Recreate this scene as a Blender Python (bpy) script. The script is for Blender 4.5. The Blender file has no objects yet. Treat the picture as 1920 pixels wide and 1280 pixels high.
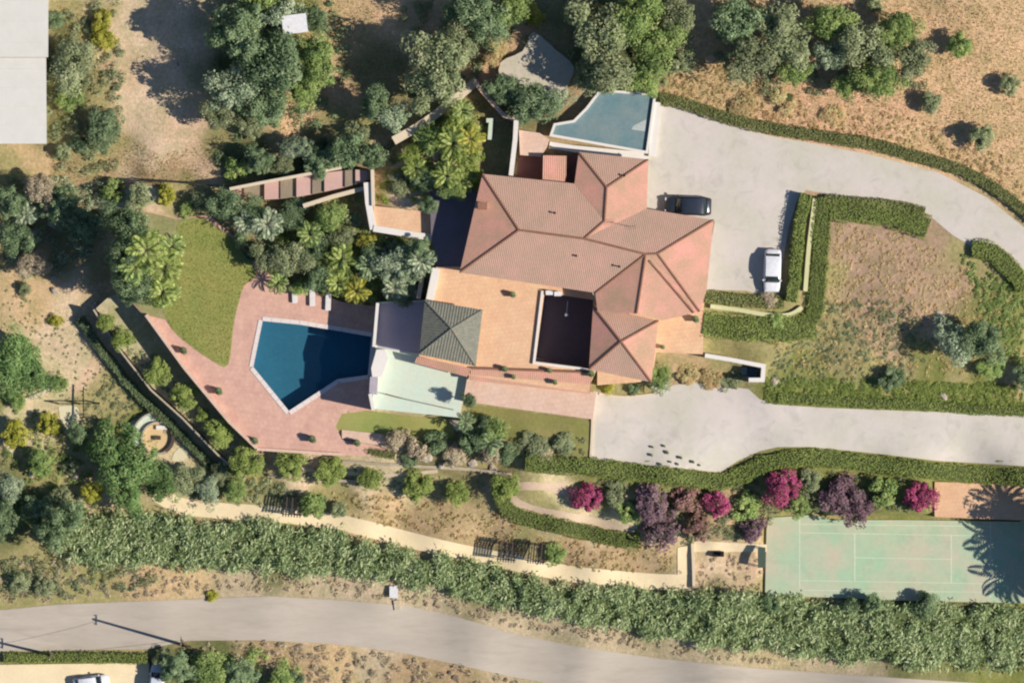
import bpy, bmesh, math, random
import numpy as np
from mathutils import Vector
from mathutils.geometry import tessellate_polygon, delaunay_2d_cdt

# ------------------------------------------------------------------ camera, light, exposure
scene = bpy.context.scene
C = scene.collection
cam_data = bpy.data.cameras.new('camera')
cam = bpy.data.objects.new('camera', cam_data)
C.objects.link(cam)
cam.location = (0, 0, 1500)
cam_data.sensor_width = 36.0
cam_data.lens = 36.0 * 1500 / 120.0
cam_data.clip_start = 10
cam_data.clip_end = 4000
scene.camera = cam

SUN_EL = math.radians(40)
SUN_AZ = math.radians(102)            # clockwise from north (+Y): east, a touch south
world = bpy.data.worlds.new('World')
scene.world = world
world.use_nodes = True
wn = world.node_tree.nodes
sky = wn.new('ShaderNodeTexSky')
sky.sky_type = 'NISHITA'
sky.sun_disc = False
sky.sun_elevation = SUN_EL
sky.sun_rotation = SUN_AZ
sky.dust_density = .3
sky.ozone_density = 6.0
world.node_tree.links.new(sky.outputs[0], wn['Background'].inputs[0])
wn['Background'].inputs[1].default_value = 0.075
sd = bpy.data.lights.new('sun', 'SUN')
sd.energy = 5.0
sd.angle = math.radians(0.5)
sd.color = (1.0, 0.92, 0.80)
so = bpy.data.objects.new('sun', sd)
C.objects.link(so)
sv = Vector((math.cos(SUN_EL) * math.sin(SUN_AZ), math.cos(SUN_EL) * math.cos(SUN_AZ), math.sin(SUN_EL)))
so.rotation_euler = sv.to_track_quat('Z', 'Y').to_euler()
so.location = sv * 200

scene.view_settings.view_transform = 'Standard'
scene.view_settings.look = 'None'
scene.view_settings.exposure = 0.16
scene.view_settings.gamma = 1
scene.view_settings.use_curve_mapping = False
scene.cycles.pixel_filter_type = 'BLACKMAN_HARRIS'
scene.cycles.filter_width = 2.2

rng = np.random.default_rng(7)
random.seed(7)

# ------------------------------------------------------------------ ground coordinates
def X(px): return (px - 960) / 16.0
def Y(py): return (640 - py) / 16.0
def XY(p): return (X(p[0]), Y(p[1]))

# elevations surveyed at points of the estate (map x, map y, z)
EL = np.array([
 (1200,0,.6),(1600,100,.5),(1900,0,1.6),(1900,250,.4),(1400,180,.1),(1100,120,0),(1600,230,.1),
 (1240,200,0),(1400,300,0),(1300,450,0),(1450,500,0),(1600,320,0),(1800,400,0),(1920,470,0),(1250,300,0),(1700,340,0),(1400,400,0),
 (950,450,0),(1100,450,0),(1250,560,0),(1000,300,-.1),
 (1700,550,-.2),(1850,600,-.4),(1600,650,-.9),(1450,620,-.4),(1900,735,-2.4),(1600,730,-2.4),(1480,720,-2.3),(1700,735,-2.4),
 (1150,800,-3),(1300,800,-3),(1500,800,-3),(1700,815,-3),(1920,830,-3),(1350,750,-3),(1250,850,-3),(1900,780,-3),(1600,770,-2.9),
 (1200,930,-4.6),(1500,920,-4.8),(1650,930,-4.8),(1600,960,-6.6),(1350,960,-5.5),(1250,1000,-6.8),(1400,1000,-7),
 (1050,950,-5.6),(1100,1020,-7.3),(1000,1000,-7.2),(1000,890,-4.2),
 (300,940,-8.8),(450,960,-8.8),(600,980,-8.8),(750,1010,-8.8),(900,1045,-8.8),(1050,1075,-8.7),(1200,1085,-8.5),(1290,1040,-8.3),
 (1380,1050,-8.3),(1500,1050,-8.35),(1850,1050,-8.35),(1850,940,-6.7),
 (100,1030,-9.4),(300,1030,-9.2),(600,1060,-9.3),(900,1110,-9.5),(1200,1160,-9.4),(1500,1180,-9.3),(1900,1200,-9.2),
 (0,1180,-10),(200,1170,-10),(400,1170,-10),(600,1170,-10.1),(800,1190,-10.3),(1000,1230,-10.4),(1200,1260,-10.5),(1500,1270,-10.7),(1900,1280,-10.8),
 (400,1260,-10.4),(100,1270,-10.4),(700,1260,-10.3),
 (50,700,-9.2),(150,620,-9),(100,850,-9.3),(200,820,-9.2),(250,700,-9.1),(30,950,-9.5),(0,580,-8.8),(380,880,-9),(300,860,-9.1),
 (50,300,-7),(200,100,-5.5),(200,300,-6.8),(400,100,-4.5),(600,100,-3.5),(800,100,-2.2),(900,50,-1),(1000,120,-.5),(330,290,-5.8),
 (550,280,-4.3),(700,280,-3.4),(130,450,-8.8),(60,450,-9),(180,540,-8.9),
 (300,390,-5.15),(400,370,-4.8),(450,420,-4.9),(550,450,-4.9),(650,500,-4.9),(740,540,-4.4),(640,390,-4),(560,520,-5),
 (750,470,-2.6),(790,400,-.8),(750,330,-1.6),(830,300,-1.1),(860,230,-1.2),(800,480,-1.2),(930,180,-.9),
 (650,790,-5.05),(800,790,-4.7),(900,810,-4),(1000,820,-3.5),(1090,820,-3.15),(720,840,-5.1),(850,850,-4.9),
 (550,880,-7.2),(700,905,-7.1),(850,920,-7),(620,930,-8),(800,960,-8),(920,900,-6),(480,920,-8.2)], dtype=float)
ELX = X(EL[:, 0]); ELY = Y(EL[:, 1]); ELZ = EL[:, 2]

def height(x, y):
    x = np.atleast_1d(np.asarray(x, float)); y = np.atleast_1d(np.asarray(y, float))
    d2 = (x[:, None] - ELX) ** 2 + (y[:, None] - ELY) ** 2 + 5.0
    w = 1.0 / d2 ** 2
    return (w * ELZ).sum(1) / w.sum(1)

def inside(poly, x, y):
    """vectorised point in polygon, poly in metres"""
    x = np.atleast_1d(x); y = np.atleast_1d(y)
    res = np.zeros(x.shape, bool)
    n = len(poly)
    for i in range(n):
        x0, y0 = poly[i]; x1, y1 = poly[(i + 1) % n]
        c = ((y0 > y) != (y1 > y))
        with np.errstate(divide='ignore', invalid='ignore'):
            xi = (x1 - x0) * (y - y0) / (y1 - y0 + 1e-12) + x0
        res ^= (c & (x < xi))
    return res

ZONES = []     # (polygon in metres, top z)
def zone_z(x, y):
    z = height([x], [y])[0]
    for poly, zt in ZONES:
        if inside(poly, np.array([x]), np.array([y]))[0]:
            z = zt
    return float(z)

def smooth(pts, k=5):
    """closed Catmull-Rom through map points"""
    n = len(pts); out = []
    for i in range(n):
        p0, p1, p2, p3 = (np.array(pts[(i + j) % n], float) for j in (-1, 0, 1, 2))
        for s in range(k):
            t = s / k
            out.append(tuple(.5 * ((2 * p1) + (-p0 + p2) * t + (2 * p0 - 5 * p1 + 4 * p2 - p3) * t * t + (-p0 + 3 * p1 - 3 * p2 + p3) * t ** 3)))
    return out

def open_smooth(pts, k=6):
    n = len(pts); out = []
    for i in range(n - 1):
        p0 = np.array(pts[max(i - 1, 0)], float); p1 = np.array(pts[i], float)
        p2 = np.array(pts[i + 1], float); p3 = np.array(pts[min(i + 2, n - 1)], float)
        for s in range(k):
            t = s / k
            out.append(tuple(.5 * ((2 * p1) + (-p0 + p2) * t + (2 * p0 - 5 * p1 + 4 * p2 - p3) * t * t + (-p0 + 3 * p1 - 3 * p2 + p3) * t ** 3)))
    out.append(tuple(np.array(pts[-1], float)))
    return out

def band(pts, w):
    """outline (map px) of a strip of width w px along a polyline"""
    L = []; R = []
    for i, p in enumerate(pts):
        a = np.array(pts[max(i - 1, 0)], float); b = np.array(pts[min(i + 1, len(pts) - 1)], float)
        d = b - a; d /= (np.hypot(*d) + 1e-9); n = np.array((-d[1], d[0]))
        ww = w if np.isscalar(w) else w[min(i, len(w) - 1)]
        L.append(tuple(np.array(p) + n * ww / 2)); R.append(tuple(np.array(p) - n * ww / 2))
    return L + R[::-1]

# ------------------------------------------------------------------ materials
def lin(c):
    c = c / 255.0
    return c / 12.92 if c <= .04045 else ((c + .055) / 1.055) ** 2.4
KL = 1.18
def alb(rgb, k=KL):
    """base colour that reads as rgb when level and in the sun"""
    return tuple(min(.82, lin(v) / (k * g)) for v, g in zip(rgb, (1.0, 1.01, .98)))

MATS = {}
def mat(name, rgb, var=.18, big=.25, fine=4.0, rough=.85, bump=.3, bscale=None, second=None, smix=.5, spec=.3, metal=0, k=KL, streak=None, stain=0, tiles=None):
    if name in MATS: return MATS[name]
    m = bpy.data.materials.new(name); m.use_nodes = True
    nt = m.node_tree; N = nt.nodes; Lk = nt.links
    b = N['Principled BSDF']
    b.inputs['Roughness'].default_value = rough
    b.inputs['Specular IOR Level'].default_value = spec
    b.inputs['Metallic'].default_value = metal
    tc = N.new('ShaderNodeTexCoord')
    mp = N.new('ShaderNodeMapping')
    Lk.new(tc.outputs['Object'], mp.inputs[0])
    if streak: mp.inputs['Scale'].default_value = streak
    n1 = N.new('ShaderNodeTexNoise'); n1.inputs['Scale'].default_value = big; n1.inputs['Detail'].default_value = 6; n1.inputs['Roughness'].default_value = .65
    n2 = N.new('ShaderNodeTexNoise'); n2.inputs['Scale'].default_value = fine; n2.inputs['Detail'].default_value = 8; n2.inputs['Roughness'].default_value = .75
    Lk.new(mp.outputs[0], n1.inputs['Vector']); Lk.new(mp.outputs[0], n2.inputs['Vector'])
    c = np.array(alb(rgb, k))
    c2 = np.array(alb(second, k)) if second else c * (1 - var)
    r1 = N.new('ShaderNodeValToRGB')
    r1.color_ramp.elements[0].position = .5 - .16; r1.color_ramp.elements[1].position = .5 + .16
    r1.color_ramp.elements[0].color = (*c2, 1); r1.color_ramp.elements[1].color = (*c, 1)
    Lk.new(n1.outputs[0], r1.inputs[0])
    r2 = N.new('ShaderNodeMapRange'); r2.inputs[1].default_value = .3; r2.inputs[2].default_value = .7
    r2.inputs[3].default_value = 1 - var; r2.inputs[4].default_value = 1 + var * .7
    Lk.new(n2.outputs[0], r2.inputs[0])
    mul = N.new('ShaderNodeVectorMath'); mul.operation = 'SCALE'
    Lk.new(r1.outputs[0], mul.inputs[0]); Lk.new(r2.outputs[0], mul.inputs['Scale'])
    out_ = mul.outputs[0]
    if stain:
        ns = N.new('ShaderNodeTexNoise'); ns.inputs['Scale'].default_value = .55; ns.inputs['Detail'].default_value = 9; ns.inputs['Roughness'].default_value = .62; ns.inputs['Distortion'].default_value = .8
        Lk.new(mp.outputs[0], ns.inputs['Vector'])
        ms = N.new('ShaderNodeMapRange'); ms.inputs[1].default_value = .52; ms.inputs[2].default_value = .72; ms.inputs[3].default_value = 1; ms.inputs[4].default_value = 1 - stain
        Lk.new(ns.outputs[0], ms.inputs[0])
        m3 = N.new('ShaderNodeVectorMath'); m3.operation = 'SCALE'; Lk.new(out_, m3.inputs[0]); Lk.new(ms.outputs[0], m3.inputs['Scale']); out_ = m3.outputs[0]
    if tiles:
        br = N.new('ShaderNodeTexBrick'); br.inputs['Scale'].default_value = 1.0; br.inputs['Brick Width'].default_value = tiles[0]; br.inputs['Row Height'].default_value = tiles[1]
        br.inputs['Mortar Size'].default_value = .02; br.inputs['Color1'].default_value = (1, 1, 1, 1); br.inputs['Color2'].default_value = (tiles[2],) * 3 + (1,); br.inputs['Mortar'].default_value = (.85, .83, .81, 1)
        rot = N.new('ShaderNodeMapping'); rot.inputs['Rotation'].default_value[2] = tiles[3]
        Lk.new(tc.outputs['Object'], rot.inputs[0]); Lk.new(rot.outputs[0], br.inputs['Vector'])
        m4 = N.new('ShaderNodeVectorMath'); m4.operation = 'MULTIPLY'; Lk.new(out_, m4.inputs[0]); Lk.new(br.outputs[0], m4.inputs[1]); out_ = m4.outputs[0]
    Lk.new(out_, b.inputs['Base Color'])
    if bump:
        bp = N.new('ShaderNodeBump'); bp.inputs['Strength'].default_value = bump; bp.inputs['Distance'].default_value = .05
        n3 = N.new('ShaderNodeTexNoise'); n3.inputs['Scale'].default_value = bscale or fine * 1.5; n3.inputs['Detail'].default_value = 5
        Lk.new(mp.outputs[0], n3.inputs['Vector'])
        Lk.new(n3.outputs[0], bp.inputs['Height']); Lk.new(bp.outputs[0], b.inputs['Normal'])
    MATS[name] = m
    return m

def plain(name, rgb, rough=.5, metal=0, spec=.5, k=KL):
    if name in MATS: return MATS[name]
    m = bpy.data.materials.new(name); m.use_nodes = True
    N = m.node_tree.nodes; Lk = m.node_tree.links; b = N['Principled BSDF']
    c = alb(rgb, k)
    tc = N.new('ShaderNodeTexCoord'); n = N.new('ShaderNodeTexNoise'); n.inputs['Scale'].default_value = 3; n.inputs['Detail'].default_value = 5
    Lk.new(tc.outputs['Object'], n.inputs['Vector'])
    r = N.new('ShaderNodeValToRGB'); r.color_ramp.elements[0].position = .35; r.color_ramp.elements[1].position = .65
    r.color_ramp.elements[0].color = (*[v * .88 for v in c], 1); r.color_ramp.elements[1].color = (*c, 1)
    Lk.new(n.outputs[0], r.inputs[0]); Lk.new(r.outputs[0], b.inputs['Base Color'])
    b.inputs['Roughness'].default_value = rough; b.inputs['Metallic'].default_value = metal; b.inputs['Specular IOR Level'].default_value = spec
    MATS[name] = m
    return m

def leafmat(name, cols, trans=.25, rough=.6, m_keep=False):
    """cols: list of base colours blended by the leaf's own random tint and by the plant"""
    if name in MATS: return MATS[name]
    m = bpy.data.materials.new(name); m.use_nodes = True
    N = m.node_tree.nodes; Lk = m.node_tree.links; b = N['Principled BSDF']
    at = N.new('ShaderNodeAttribute'); at.attribute_name = 'tint'
    oi = N.new('ShaderNodeObjectInfo')
    r = N.new('ShaderNodeValToRGB'); e = r.color_ramp.elements
    g_ = (1, 1, 1) if m_keep else (1.55, 1.48, 1.34)
    cols = [tuple(min(.7, a * b_) for a, b_ in zip(c, g_)) for c in cols]
    while len(e) < len(cols): e.new(.5)
    for i, c in enumerate(cols):
        e[i].position = i / (len(cols) - 1); e[i].color = (*c, 1)
    Lk.new(at.outputs['Fac'], r.inputs[0])
    hs = N.new('ShaderNodeHueSaturation')
    mr = N.new('ShaderNodeMapRange'); mr.inputs[3].default_value = .8; mr.inputs[4].default_value = 1.15
    Lk.new(oi.outputs['Random'], mr.inputs[0]); Lk.new(mr.outputs[0], hs.inputs['Value'])
    Lk.new(r.outputs[0], hs.inputs['Color'])
    Lk.new(hs.outputs[0], b.inputs['Base Color'])
    b.inputs['Roughness'].default_value = rough; b.inputs['Specular IOR Level'].default_value = .25
    tr = N.new('ShaderNodeBsdfTranslucent'); Lk.new(hs.outputs[0], tr.inputs[0])
    mx = N.new('ShaderNodeMixShader'); mx.inputs[0].default_value = trans
    Lk.new(b.outputs[0], mx.inputs[1]); Lk.new(tr.outputs[0], mx.inputs[2])
    Lk.new(mx.outputs[0], N['Material Output'].inputs[0])
    MATS[name] = m
    return m

LM = {
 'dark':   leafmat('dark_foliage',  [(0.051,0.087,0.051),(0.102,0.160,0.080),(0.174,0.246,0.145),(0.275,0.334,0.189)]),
 'olive':  leafmat('olive_foliage', [(.09,.115,.065),(.15,.185,.10),(.22,.26,.15),(.34,.36,.24)]),
 'mid':    leafmat('mid_foliage',   [(0.068,0.115,0.034),(0.135,0.209,0.068),(0.230,0.311,0.108),(0.365,0.419,0.176)]),
 'bright': leafmat('bright_foliage',[(0.062,0.106,0.022),(0.132,0.194,0.040),(0.238,0.299,0.079),(0.396,0.440,0.194)]),
 'lush':   leafmat('lush_foliage',  [(.06,.10,.035),(.09,.165,.055),(.15,.24,.09),(.24,.33,.14)]),
 'yellow': leafmat('yellow_foliage',[(0.118,0.134,0.017),(0.210,0.227,0.026),(0.311,0.311,0.059),(0.420,0.394,0.134)]),
 'hedge':  leafmat('hedge_foliage', [(.11,.15,.04),(.155,.21,.055),(.20,.26,.075),(.28,.33,.11)]),
 'hedged': leafmat('dark_hedge_foliage', [(.10,.12,.045),(.15,.175,.065),(.20,.22,.09),(.28,.28,.14)]),
 'cane':   leafmat('cane_foliage',  [(.15,.20,.10),(.23,.30,.16),(.31,.38,.22),(.44,.49,.34)]),
 'blue':   leafmat('bluegreen_foliage', [(0.068,0.108,0.068),(0.149,0.203,0.135),(0.270,0.338,0.243),(0.446,0.486,0.365)]),
 'magenta':leafmat('magenta_bracts',[(.08,.11,.045),(.34,.06,.14),(.52,.09,.22),(.62,.2,.32)], m_keep=True),
 'purple': leafmat('purple_bracts', [(.09,.11,.06),(.19,.12,.14),(.30,.17,.22),(.24,.19,.14)], m_keep=True),
 'pinkish':leafmat('faded_bracts',  [(.10,.13,.05),(.28,.18,.12),(.40,.21,.19),(.48,.26,.26)], m_keep=True),
 'dry':    leafmat('dry_foliage',   [(0.232,0.160,0.080),(0.406,0.275,0.145),(0.580,0.435,0.246),(0.348,0.319,0.131)]),
 'grey':   leafmat('grey_foliage',  [(.22,.19,.15),(.32,.27,.21),(.42,.37,.29),(.27,.27,.17)]),
 'grass':  leafmat('grass_blades',  [(0.130,0.160,0.030),(0.200,0.230,0.050),(0.280,0.300,0.070),(0.340,0.330,0.120)]),
}
BARK = mat('bark', (105, 85, 65), var=.3, fine=8, bump=.6)
M_CREAM = mat('cream_render', (232, 215, 185), var=.08, big=.4, rough=.9, bump=.1)
M_WHITE = mat('white_render', (240, 235, 225), var=.06, big=.3, rough=.85, bump=.1)
M_STONEW = mat('stone_wall', (205, 190, 165), var=.22, big=.8, fine=3, bump=.8)
M_ROOFT = mat('clay_tile', (230, 170, 152), var=.16, big=.35, fine=5, rough=.85, bump=.25, second=(196, 164, 134), k=1.12)
M_ROOFL = mat('shade_toned_lichen_tile', (206, 166, 147), var=.14, big=.4, fine=5, rough=.9, bump=.25, second=(188, 160, 138), k=1.12)  # lichen mottling plus the darker tone of tile channels shaded on north/south slopes
M_RIDGE = mat('clay_ridge_tile', (160, 118, 95), var=.2, fine=4)
M_DRIVE = mat('pale_concrete', (220, 210, 202), var=.06, big=.16, fine=1.1, rough=.9, bump=.12, second=(208, 204, 186), stain=.16)
M_ROAD = mat('worn_asphalt', (200, 190, 174), var=.07, big=.15, fine=2, rough=.9, bump=.2, second=(186, 176, 160), streak=(.25, 1.3, 1), stain=.14)
M_PATIO = mat('peach_paving', (244, 206, 164), var=.08, big=.5, fine=3, second=(232, 186, 150), rough=.8, stain=.08, tiles=(.5, .5, .94, -.12))
M_DECK = mat('pink_paving', (232, 188, 166), var=.12, big=.6, fine=2.5, second=(216, 172, 154), rough=.8, stain=.1, tiles=(.6, .6, .93, .12))
M_PINKT = mat('pale_pink_paving', (234, 204, 182), var=.09, big=.5, fine=2.5, second=(226, 190, 165), stain=.1, tiles=(.6, .6, .95, -.12))
M_PATH = mat('sand_path', (250, 232, 190), var=.07, big=.4, fine=3, second=(242, 222, 182), stain=.08)
M_LAWN = mat('lawn_turf', (170, 166, 98), var=.14, big=.22, fine=4.5, bump=.5, second=(144, 156, 84))
M_COURT = mat('court_surface', (172, 206, 170), var=.07, big=.28, fine=1.5, second=(204, 198, 172), rough=.9, stain=.1)
M_LINE = mat('court_paint', (214, 228, 198), var=.12)
M_TEAL = mat('teal_membrane', (100, 138, 146), var=.14, big=.35, fine=2, second=(132, 150, 150), rough=.6)
M_GREY = mat('grey_green_slate', (128, 132, 120), var=.3, big=1.5, fine=4, second=(150, 146, 128))
M_PALE = mat('pale_stone_floor', (214, 222, 200), var=.07, big=.6, fine=2, second=(208, 226, 208), rough=.6)
M_COPING = mat('pool_coping', (236, 226, 218), var=.06)
M_METAL = plain('dark_metal', (62, 58, 56), .4, .6)
M_WHITEM = plain('white_metal', (238, 238, 238), .4)
M_CLOTH = plain('white_fabric', (235, 232, 228), .9)
M_BLACKP = plain('black_paint', (52, 58, 70), .18, 0, .8)
M_WHITEP = plain('white_paint', (246, 248, 250), .2, 0, .7)
M_GLASS = plain('dark_glass', (30, 44, 48), .08, 0, .9)
M_TYRE = plain('tyre_rubber', (35, 35, 36), .8)
M_RIM = plain('alloy_rim', (170, 172, 175), .3, .8)
M_RED = plain('tail_lamp', (160, 30, 25), .3)
M_WOOD = mat('weathered_wood', (96, 82, 72), var=.25, fine=6)
M_POT = mat('terracotta_pot', (150, 100, 78), var=.15)
M_SLATE = mat('dark_court_floor', (92, 84, 100), var=.12, big=.8)
M_ROCK = mat('garden_rock', (198, 186, 168), var=.22, big=1, fine=3, bump=.9)
M_POLE = mat('wooden_pole', (120, 104, 88), var=.2)
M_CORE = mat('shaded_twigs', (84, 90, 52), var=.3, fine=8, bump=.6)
M_MAROON = mat('maroon_floor', (150, 104, 96), var=.12)

# ------------------------------------------------------------------ object helpers
def tag(o, label=None, cat=None, group=None, kind=None):
    if label: o['label'] = label
    if cat: o['category'] = cat
    if group: o['group'] = group
    if kind: o['kind'] = kind
    return o

def link(name, me, parent=None, m=None, loc=None, rz=0):
    o = bpy.data.objects.new(name, me); C.objects.link(o)
    if parent: o.parent = parent
    if m and me is not None and not me.materials: me.materials.append(m)
    if loc: o.location = loc
    if rz: o.rotation_euler[2] = rz
    return o

def empty(name, loc, label, cat, group=None, rz=0):
    o = bpy.data.objects.new(name, None); C.objects.link(o)
    o.location = loc; o.rotation_euler[2] = rz; o.empty_display_size = .3
    return tag(o, label, cat, group)

def mesh(name, V, F, m=None, smooth_=False):
    me = bpy.data.meshes.new(name)
    me.from_pydata([tuple(map(float, v)) for v in V], [], F); me.update()
    if m is not None:
        for mm in (m if isinstance(m, (list, tuple)) else [m]): me.materials.append(mm)
    if smooth_:
        me.polygons.foreach_set('use_smooth', [True] * len(me.polygons))
    return me

def box_vf(x0, x1, y0, y1, z0, z1):
    V = [(x0,y0,z0),(x1,y0,z0),(x1,y1,z0),(x0,y1,z0),(x0,y0,z1),(x1,y0,z1),(x1,y1,z1),(x0,y1,z1)]
    F = [(0,3,2,1),(4,5,6,7),(0,1,5,4),(1,2,6,5),(2,3,7,6),(3,0,4,7)]
    return V, F

class MB:
    def __init__(s): s.V = []; s.F = []
    def add(s, V, F):
        k = len(s.V); s.V += list(V); s.F += [tuple(i + k for i in f) for f in F]; return s
    def box(s, x0, x1, y0, y1, z0, z1): return s.add(*box_vf(x0, x1, y0, y1, z0, z1))
    def bar(s, a, b, w, h=None):
        """square bar from a to b"""
        a = Vector(a); b = Vector(b); h = h or w
        d = (b - a).normalized(); up = Vector((0, 0, 1)) if abs(d.z) < .95 else Vector((0, 1, 0))
        u = d.cross(up).normalized() * w / 2; v = u.cross(d).normalized() * h / 2
        V = [a - u - v, a + u - v, a + u + v, a - u + v, b - u - v, b + u - v, b + u + v, b - u + v]
        F = [(0,3,2,1),(4,5,6,7),(0,1,5,4),(1,2,6,5),(2,3,7,6),(3,0,4,7)]
        return s.add([tuple(p) for p in V], F)
    def tube(s, pts, rad, n=8, cap=True):
        V = []; F = []
        for i, p in enumerate(pts):
            p = Vector(p); a = Vector(pts[max(i - 1, 0)]); b = Vector(pts[min(i + 1, len(pts) - 1)])
            d = (b - a).normalized(); up = Vector((0, 0, 1)) if abs(d.z) < .9 else Vector((0, 1, 0))
            u = d.cross(up).normalized(); v = u.cross(d).normalized()
            r = rad if np.isscalar(rad) else rad[i]
            for k in range(n):
                t = 2 * math.pi * k / n
                V.append(tuple(p + u * math.cos(t) * r + v * math.sin(t) * r))
        for i in range(len(pts) - 1):
            for k in range(n):
                F.append((i*n+k, i*n+(k+1)%n, (i+1)*n+(k+1)%n, (i+1)*n+k))
        if cap:
            F.append(tuple(range(n - 1, -1, -1))); F.append(tuple((len(pts)-1)*n+k for k in range(n)))
        return s.add(V, F)
    def build(s, name, m, parent=None, sm=False, **kw):
        return link(name, mesh(name, s.V, s.F, m, sm), parent, **kw)

def tess(loops):
    """triangulated polygon with holes; loops of (x, y)"""
    vv = [[Vector((p[0], p[1], 0)) for p in l] for l in loops]
    tris = tessellate_polygon(vv)
    flat = [p for l in loops for p in l]
    out = []
    for t in tris:
        a, b, c = (flat[i] for i in t)
        ar = (b[0]-a[0])*(c[1]-a[1]) - (c[0]-a[0])*(b[1]-a[1])
        if abs(ar) < 1e-9: continue
        out.append(t if ar > 0 else (t[0], t[2], t[1]))
    return flat, out

def prism(name, pts, z1, z0, mtop, mside, holes=(), parent=None, zone=True, world_pts=False, link_kw=None):
    P = [XY(p) for p in pts] if not world_pts else list(pts)
    H = [[XY(p) for p in h] if not world_pts else list(h) for h in holes]
    loops = [P] + H
    flat, tris = tess(loops)
    V = [(x, y, z1) for x, y in flat] + [(x, y, z0) for x, y in flat]
    n = len(flat); F = [tuple(t) for t in tris]; nt = len(F)
    k = 0
    for l in loops:
        m = len(l)
        for i in range(m):
            a = k + i; b = k + (i + 1) % m
            F.append((a, b, b + n, a + n))
        k += m
    me = mesh(name, V, F, [mtop, mside])
    idx = [0] * nt + [1] * (len(F) - nt)
    me.polygons.foreach_set('material_index', idx)
    bm = bmesh.new(); bm.from_mesh(me); bmesh.ops.recalc_face_normals(bm, faces=bm.faces[nt:] if False else [f for f in bm.faces if f.index >= nt])
    bm.to_mesh(me); bm.free()
    if zone: ZONES.append((P, z1))
    return link(name, me, parent)

SUNK = []
PITS = []      # areas dug below (polygon m, z)

def drape(name, pts, off, m, step=1.2, parent=None, flat=None, sub=1.5):
    """sheet laid over the terrain"""
    P = [XY(p) for p in pts]
    if flat is None: SUNK.append(P)
    out = []
    for i, p in enumerate(P):
        q = P[(i + 1) % len(P)]
        L = math.hypot(q[0]-p[0], q[1]-p[1]); k = max(1, int(L / sub))
        for s in range(k): out.append((p[0] + (q[0]-p[0])*s/k, p[1] + (q[1]-p[1])*s/k))
    xs = [p[0] for p in out]; ys = [p[1] for p in out]
    gx, gy = np.meshgrid(np.arange(min(xs), max(xs), step), np.arange(min(ys), max(ys), step))
    gx = gx.ravel(); gy = gy.ravel()
    ins = inside(out, gx, gy)
    gx = gx[ins]; gy = gy[ins]
    verts = [Vector(p) for p in out] + [Vector((a, b)) for a, b in zip(gx, gy)]
    r = delaunay_2d_cdt(verts, [], [list(range(len(out)))], 1, 1e-4)
    V2 = np.array([tuple(v) for v in r[0]])
    z = height(V2[:, 0], V2[:, 1]) + off if flat is None else np.full(len(V2), flat)
    V = [(a, b, c) for (a, b), c in zip(V2, z)]
    F = []
    for f in r[2]:
        a, b, c = (V2[i] for i in f[:3])
        ar = (b[0]-a[0])*(c[1]-a[1]) - (c[0]-a[0])*(b[1]-a[1])
        F.append(tuple(f) if ar > 0 else tuple(f[::-1]))
    return link(name, mesh(name, V, F, m, True), parent)

# walls follow a polyline; top either at fixed z or terrain + h
def wall_mesh(name, pts, w, top, bottom, m, closed=False, parent=None):
    """pts map px; w metres; top / bottom: number or list of z"""
    P = [np.array(XY(p)) for p in pts]; n = len(P)
    tops = [top] * n if np.isscalar(top) else top
    bots = [bottom] * n if np.isscalar(bottom) else bottom
    V = []; F = []
    for i in range(n):
        a = P[i - 1] if (i > 0 or closed) else P[i]; b = P[(i + 1) % n] if (i < n - 1 or closed) else P[i]
        d1 = P[i] - a; d2 = b - P[i]
        def nrm(d):
            l = np.hypot(*d); return None if l < 1e-9 else np.array((-d[1], d[0])) / l
        n1, n2 = nrm(d1), nrm(d2)
        if n1 is None: nn = n2
        elif n2 is None: nn = n1
        else:
            nn = n1 + n2; l = np.hypot(*nn); nn = nn / l / max(.4, float(np.dot(nn / l, n1)))
        L = P[i] + nn * w / 2; R = P[i] - nn * w / 2
        V += [(*L, bots[i]), (*L, tops[i]), (*R, tops[i]), (*R, bots[i])]
    rngi = range(n if closed else n - 1)
    for i in rngi:
        a = i * 4; b = ((i + 1) % n) * 4
        F += [(a, b, b+1, a+1), (a+1, b+1, b+2, a+2), (a+2, b+2, b+3, a+3)]
    if not closed:
        F += [(0, 1, 2, 3), ((n-1)*4+3, (n-1)*4+2, (n-1)*4+1, (n-1)*4)]
    me = mesh(name, V, F, m)
    bm = bmesh.new(); bm.from_mesh(me); bmesh.ops.recalc_face_normals(bm, faces=bm.faces); bm.to_mesh(me); bm.free()
    return link(name, me, parent)

# ------------------------------------------------------------------ foliage
def quad_mesh(name, V, tint, m):
    n = len(V) // 4
    me = bpy.data.meshes.new(name)
    me.vertices.add(n * 4); me.vertices.foreach_set('co', V.astype(np.float32).ravel())
    me.loops.add(n * 4); me.loops.foreach_set('vertex_index', np.arange(n * 4, dtype=np.int32))
    me.polygons.add(n); me.polygons.foreach_set('loop_start', np.arange(0, n * 4, 4, dtype=np.int32))
    me.update(calc_edges=True)
    a = me.attributes.new('tint', 'FLOAT', 'FACE'); a.data.foreach_set('value', tint.astype(np.float32))
    me.materials.append(m)
    return me

def unit(v): return v / (np.linalg.norm(v, axis=1, keepdims=True) + 1e-9)

def leaf_quads(P, Nn, L, W, r, T=None):
    n = len(P)
    if T is None:
        T = np.cross(Nn, r.normal(size=(n, 3)))
    T = unit(T); B = unit(np.cross(Nn, T))
    L = np.broadcast_to(L, (n,))[:, None]; W = np.broadcast_to(W, (n,))[:, None]
    V = np.empty((n, 4, 3))
    V[:, 0] = P - T * L / 2; V[:, 1] = P - B * W / 2 + T * L * .08; V[:, 2] = P + T * L / 2; V[:, 3] = P + B * W / 2 + T * L * .08
    return V.reshape(-1, 3)

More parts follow.
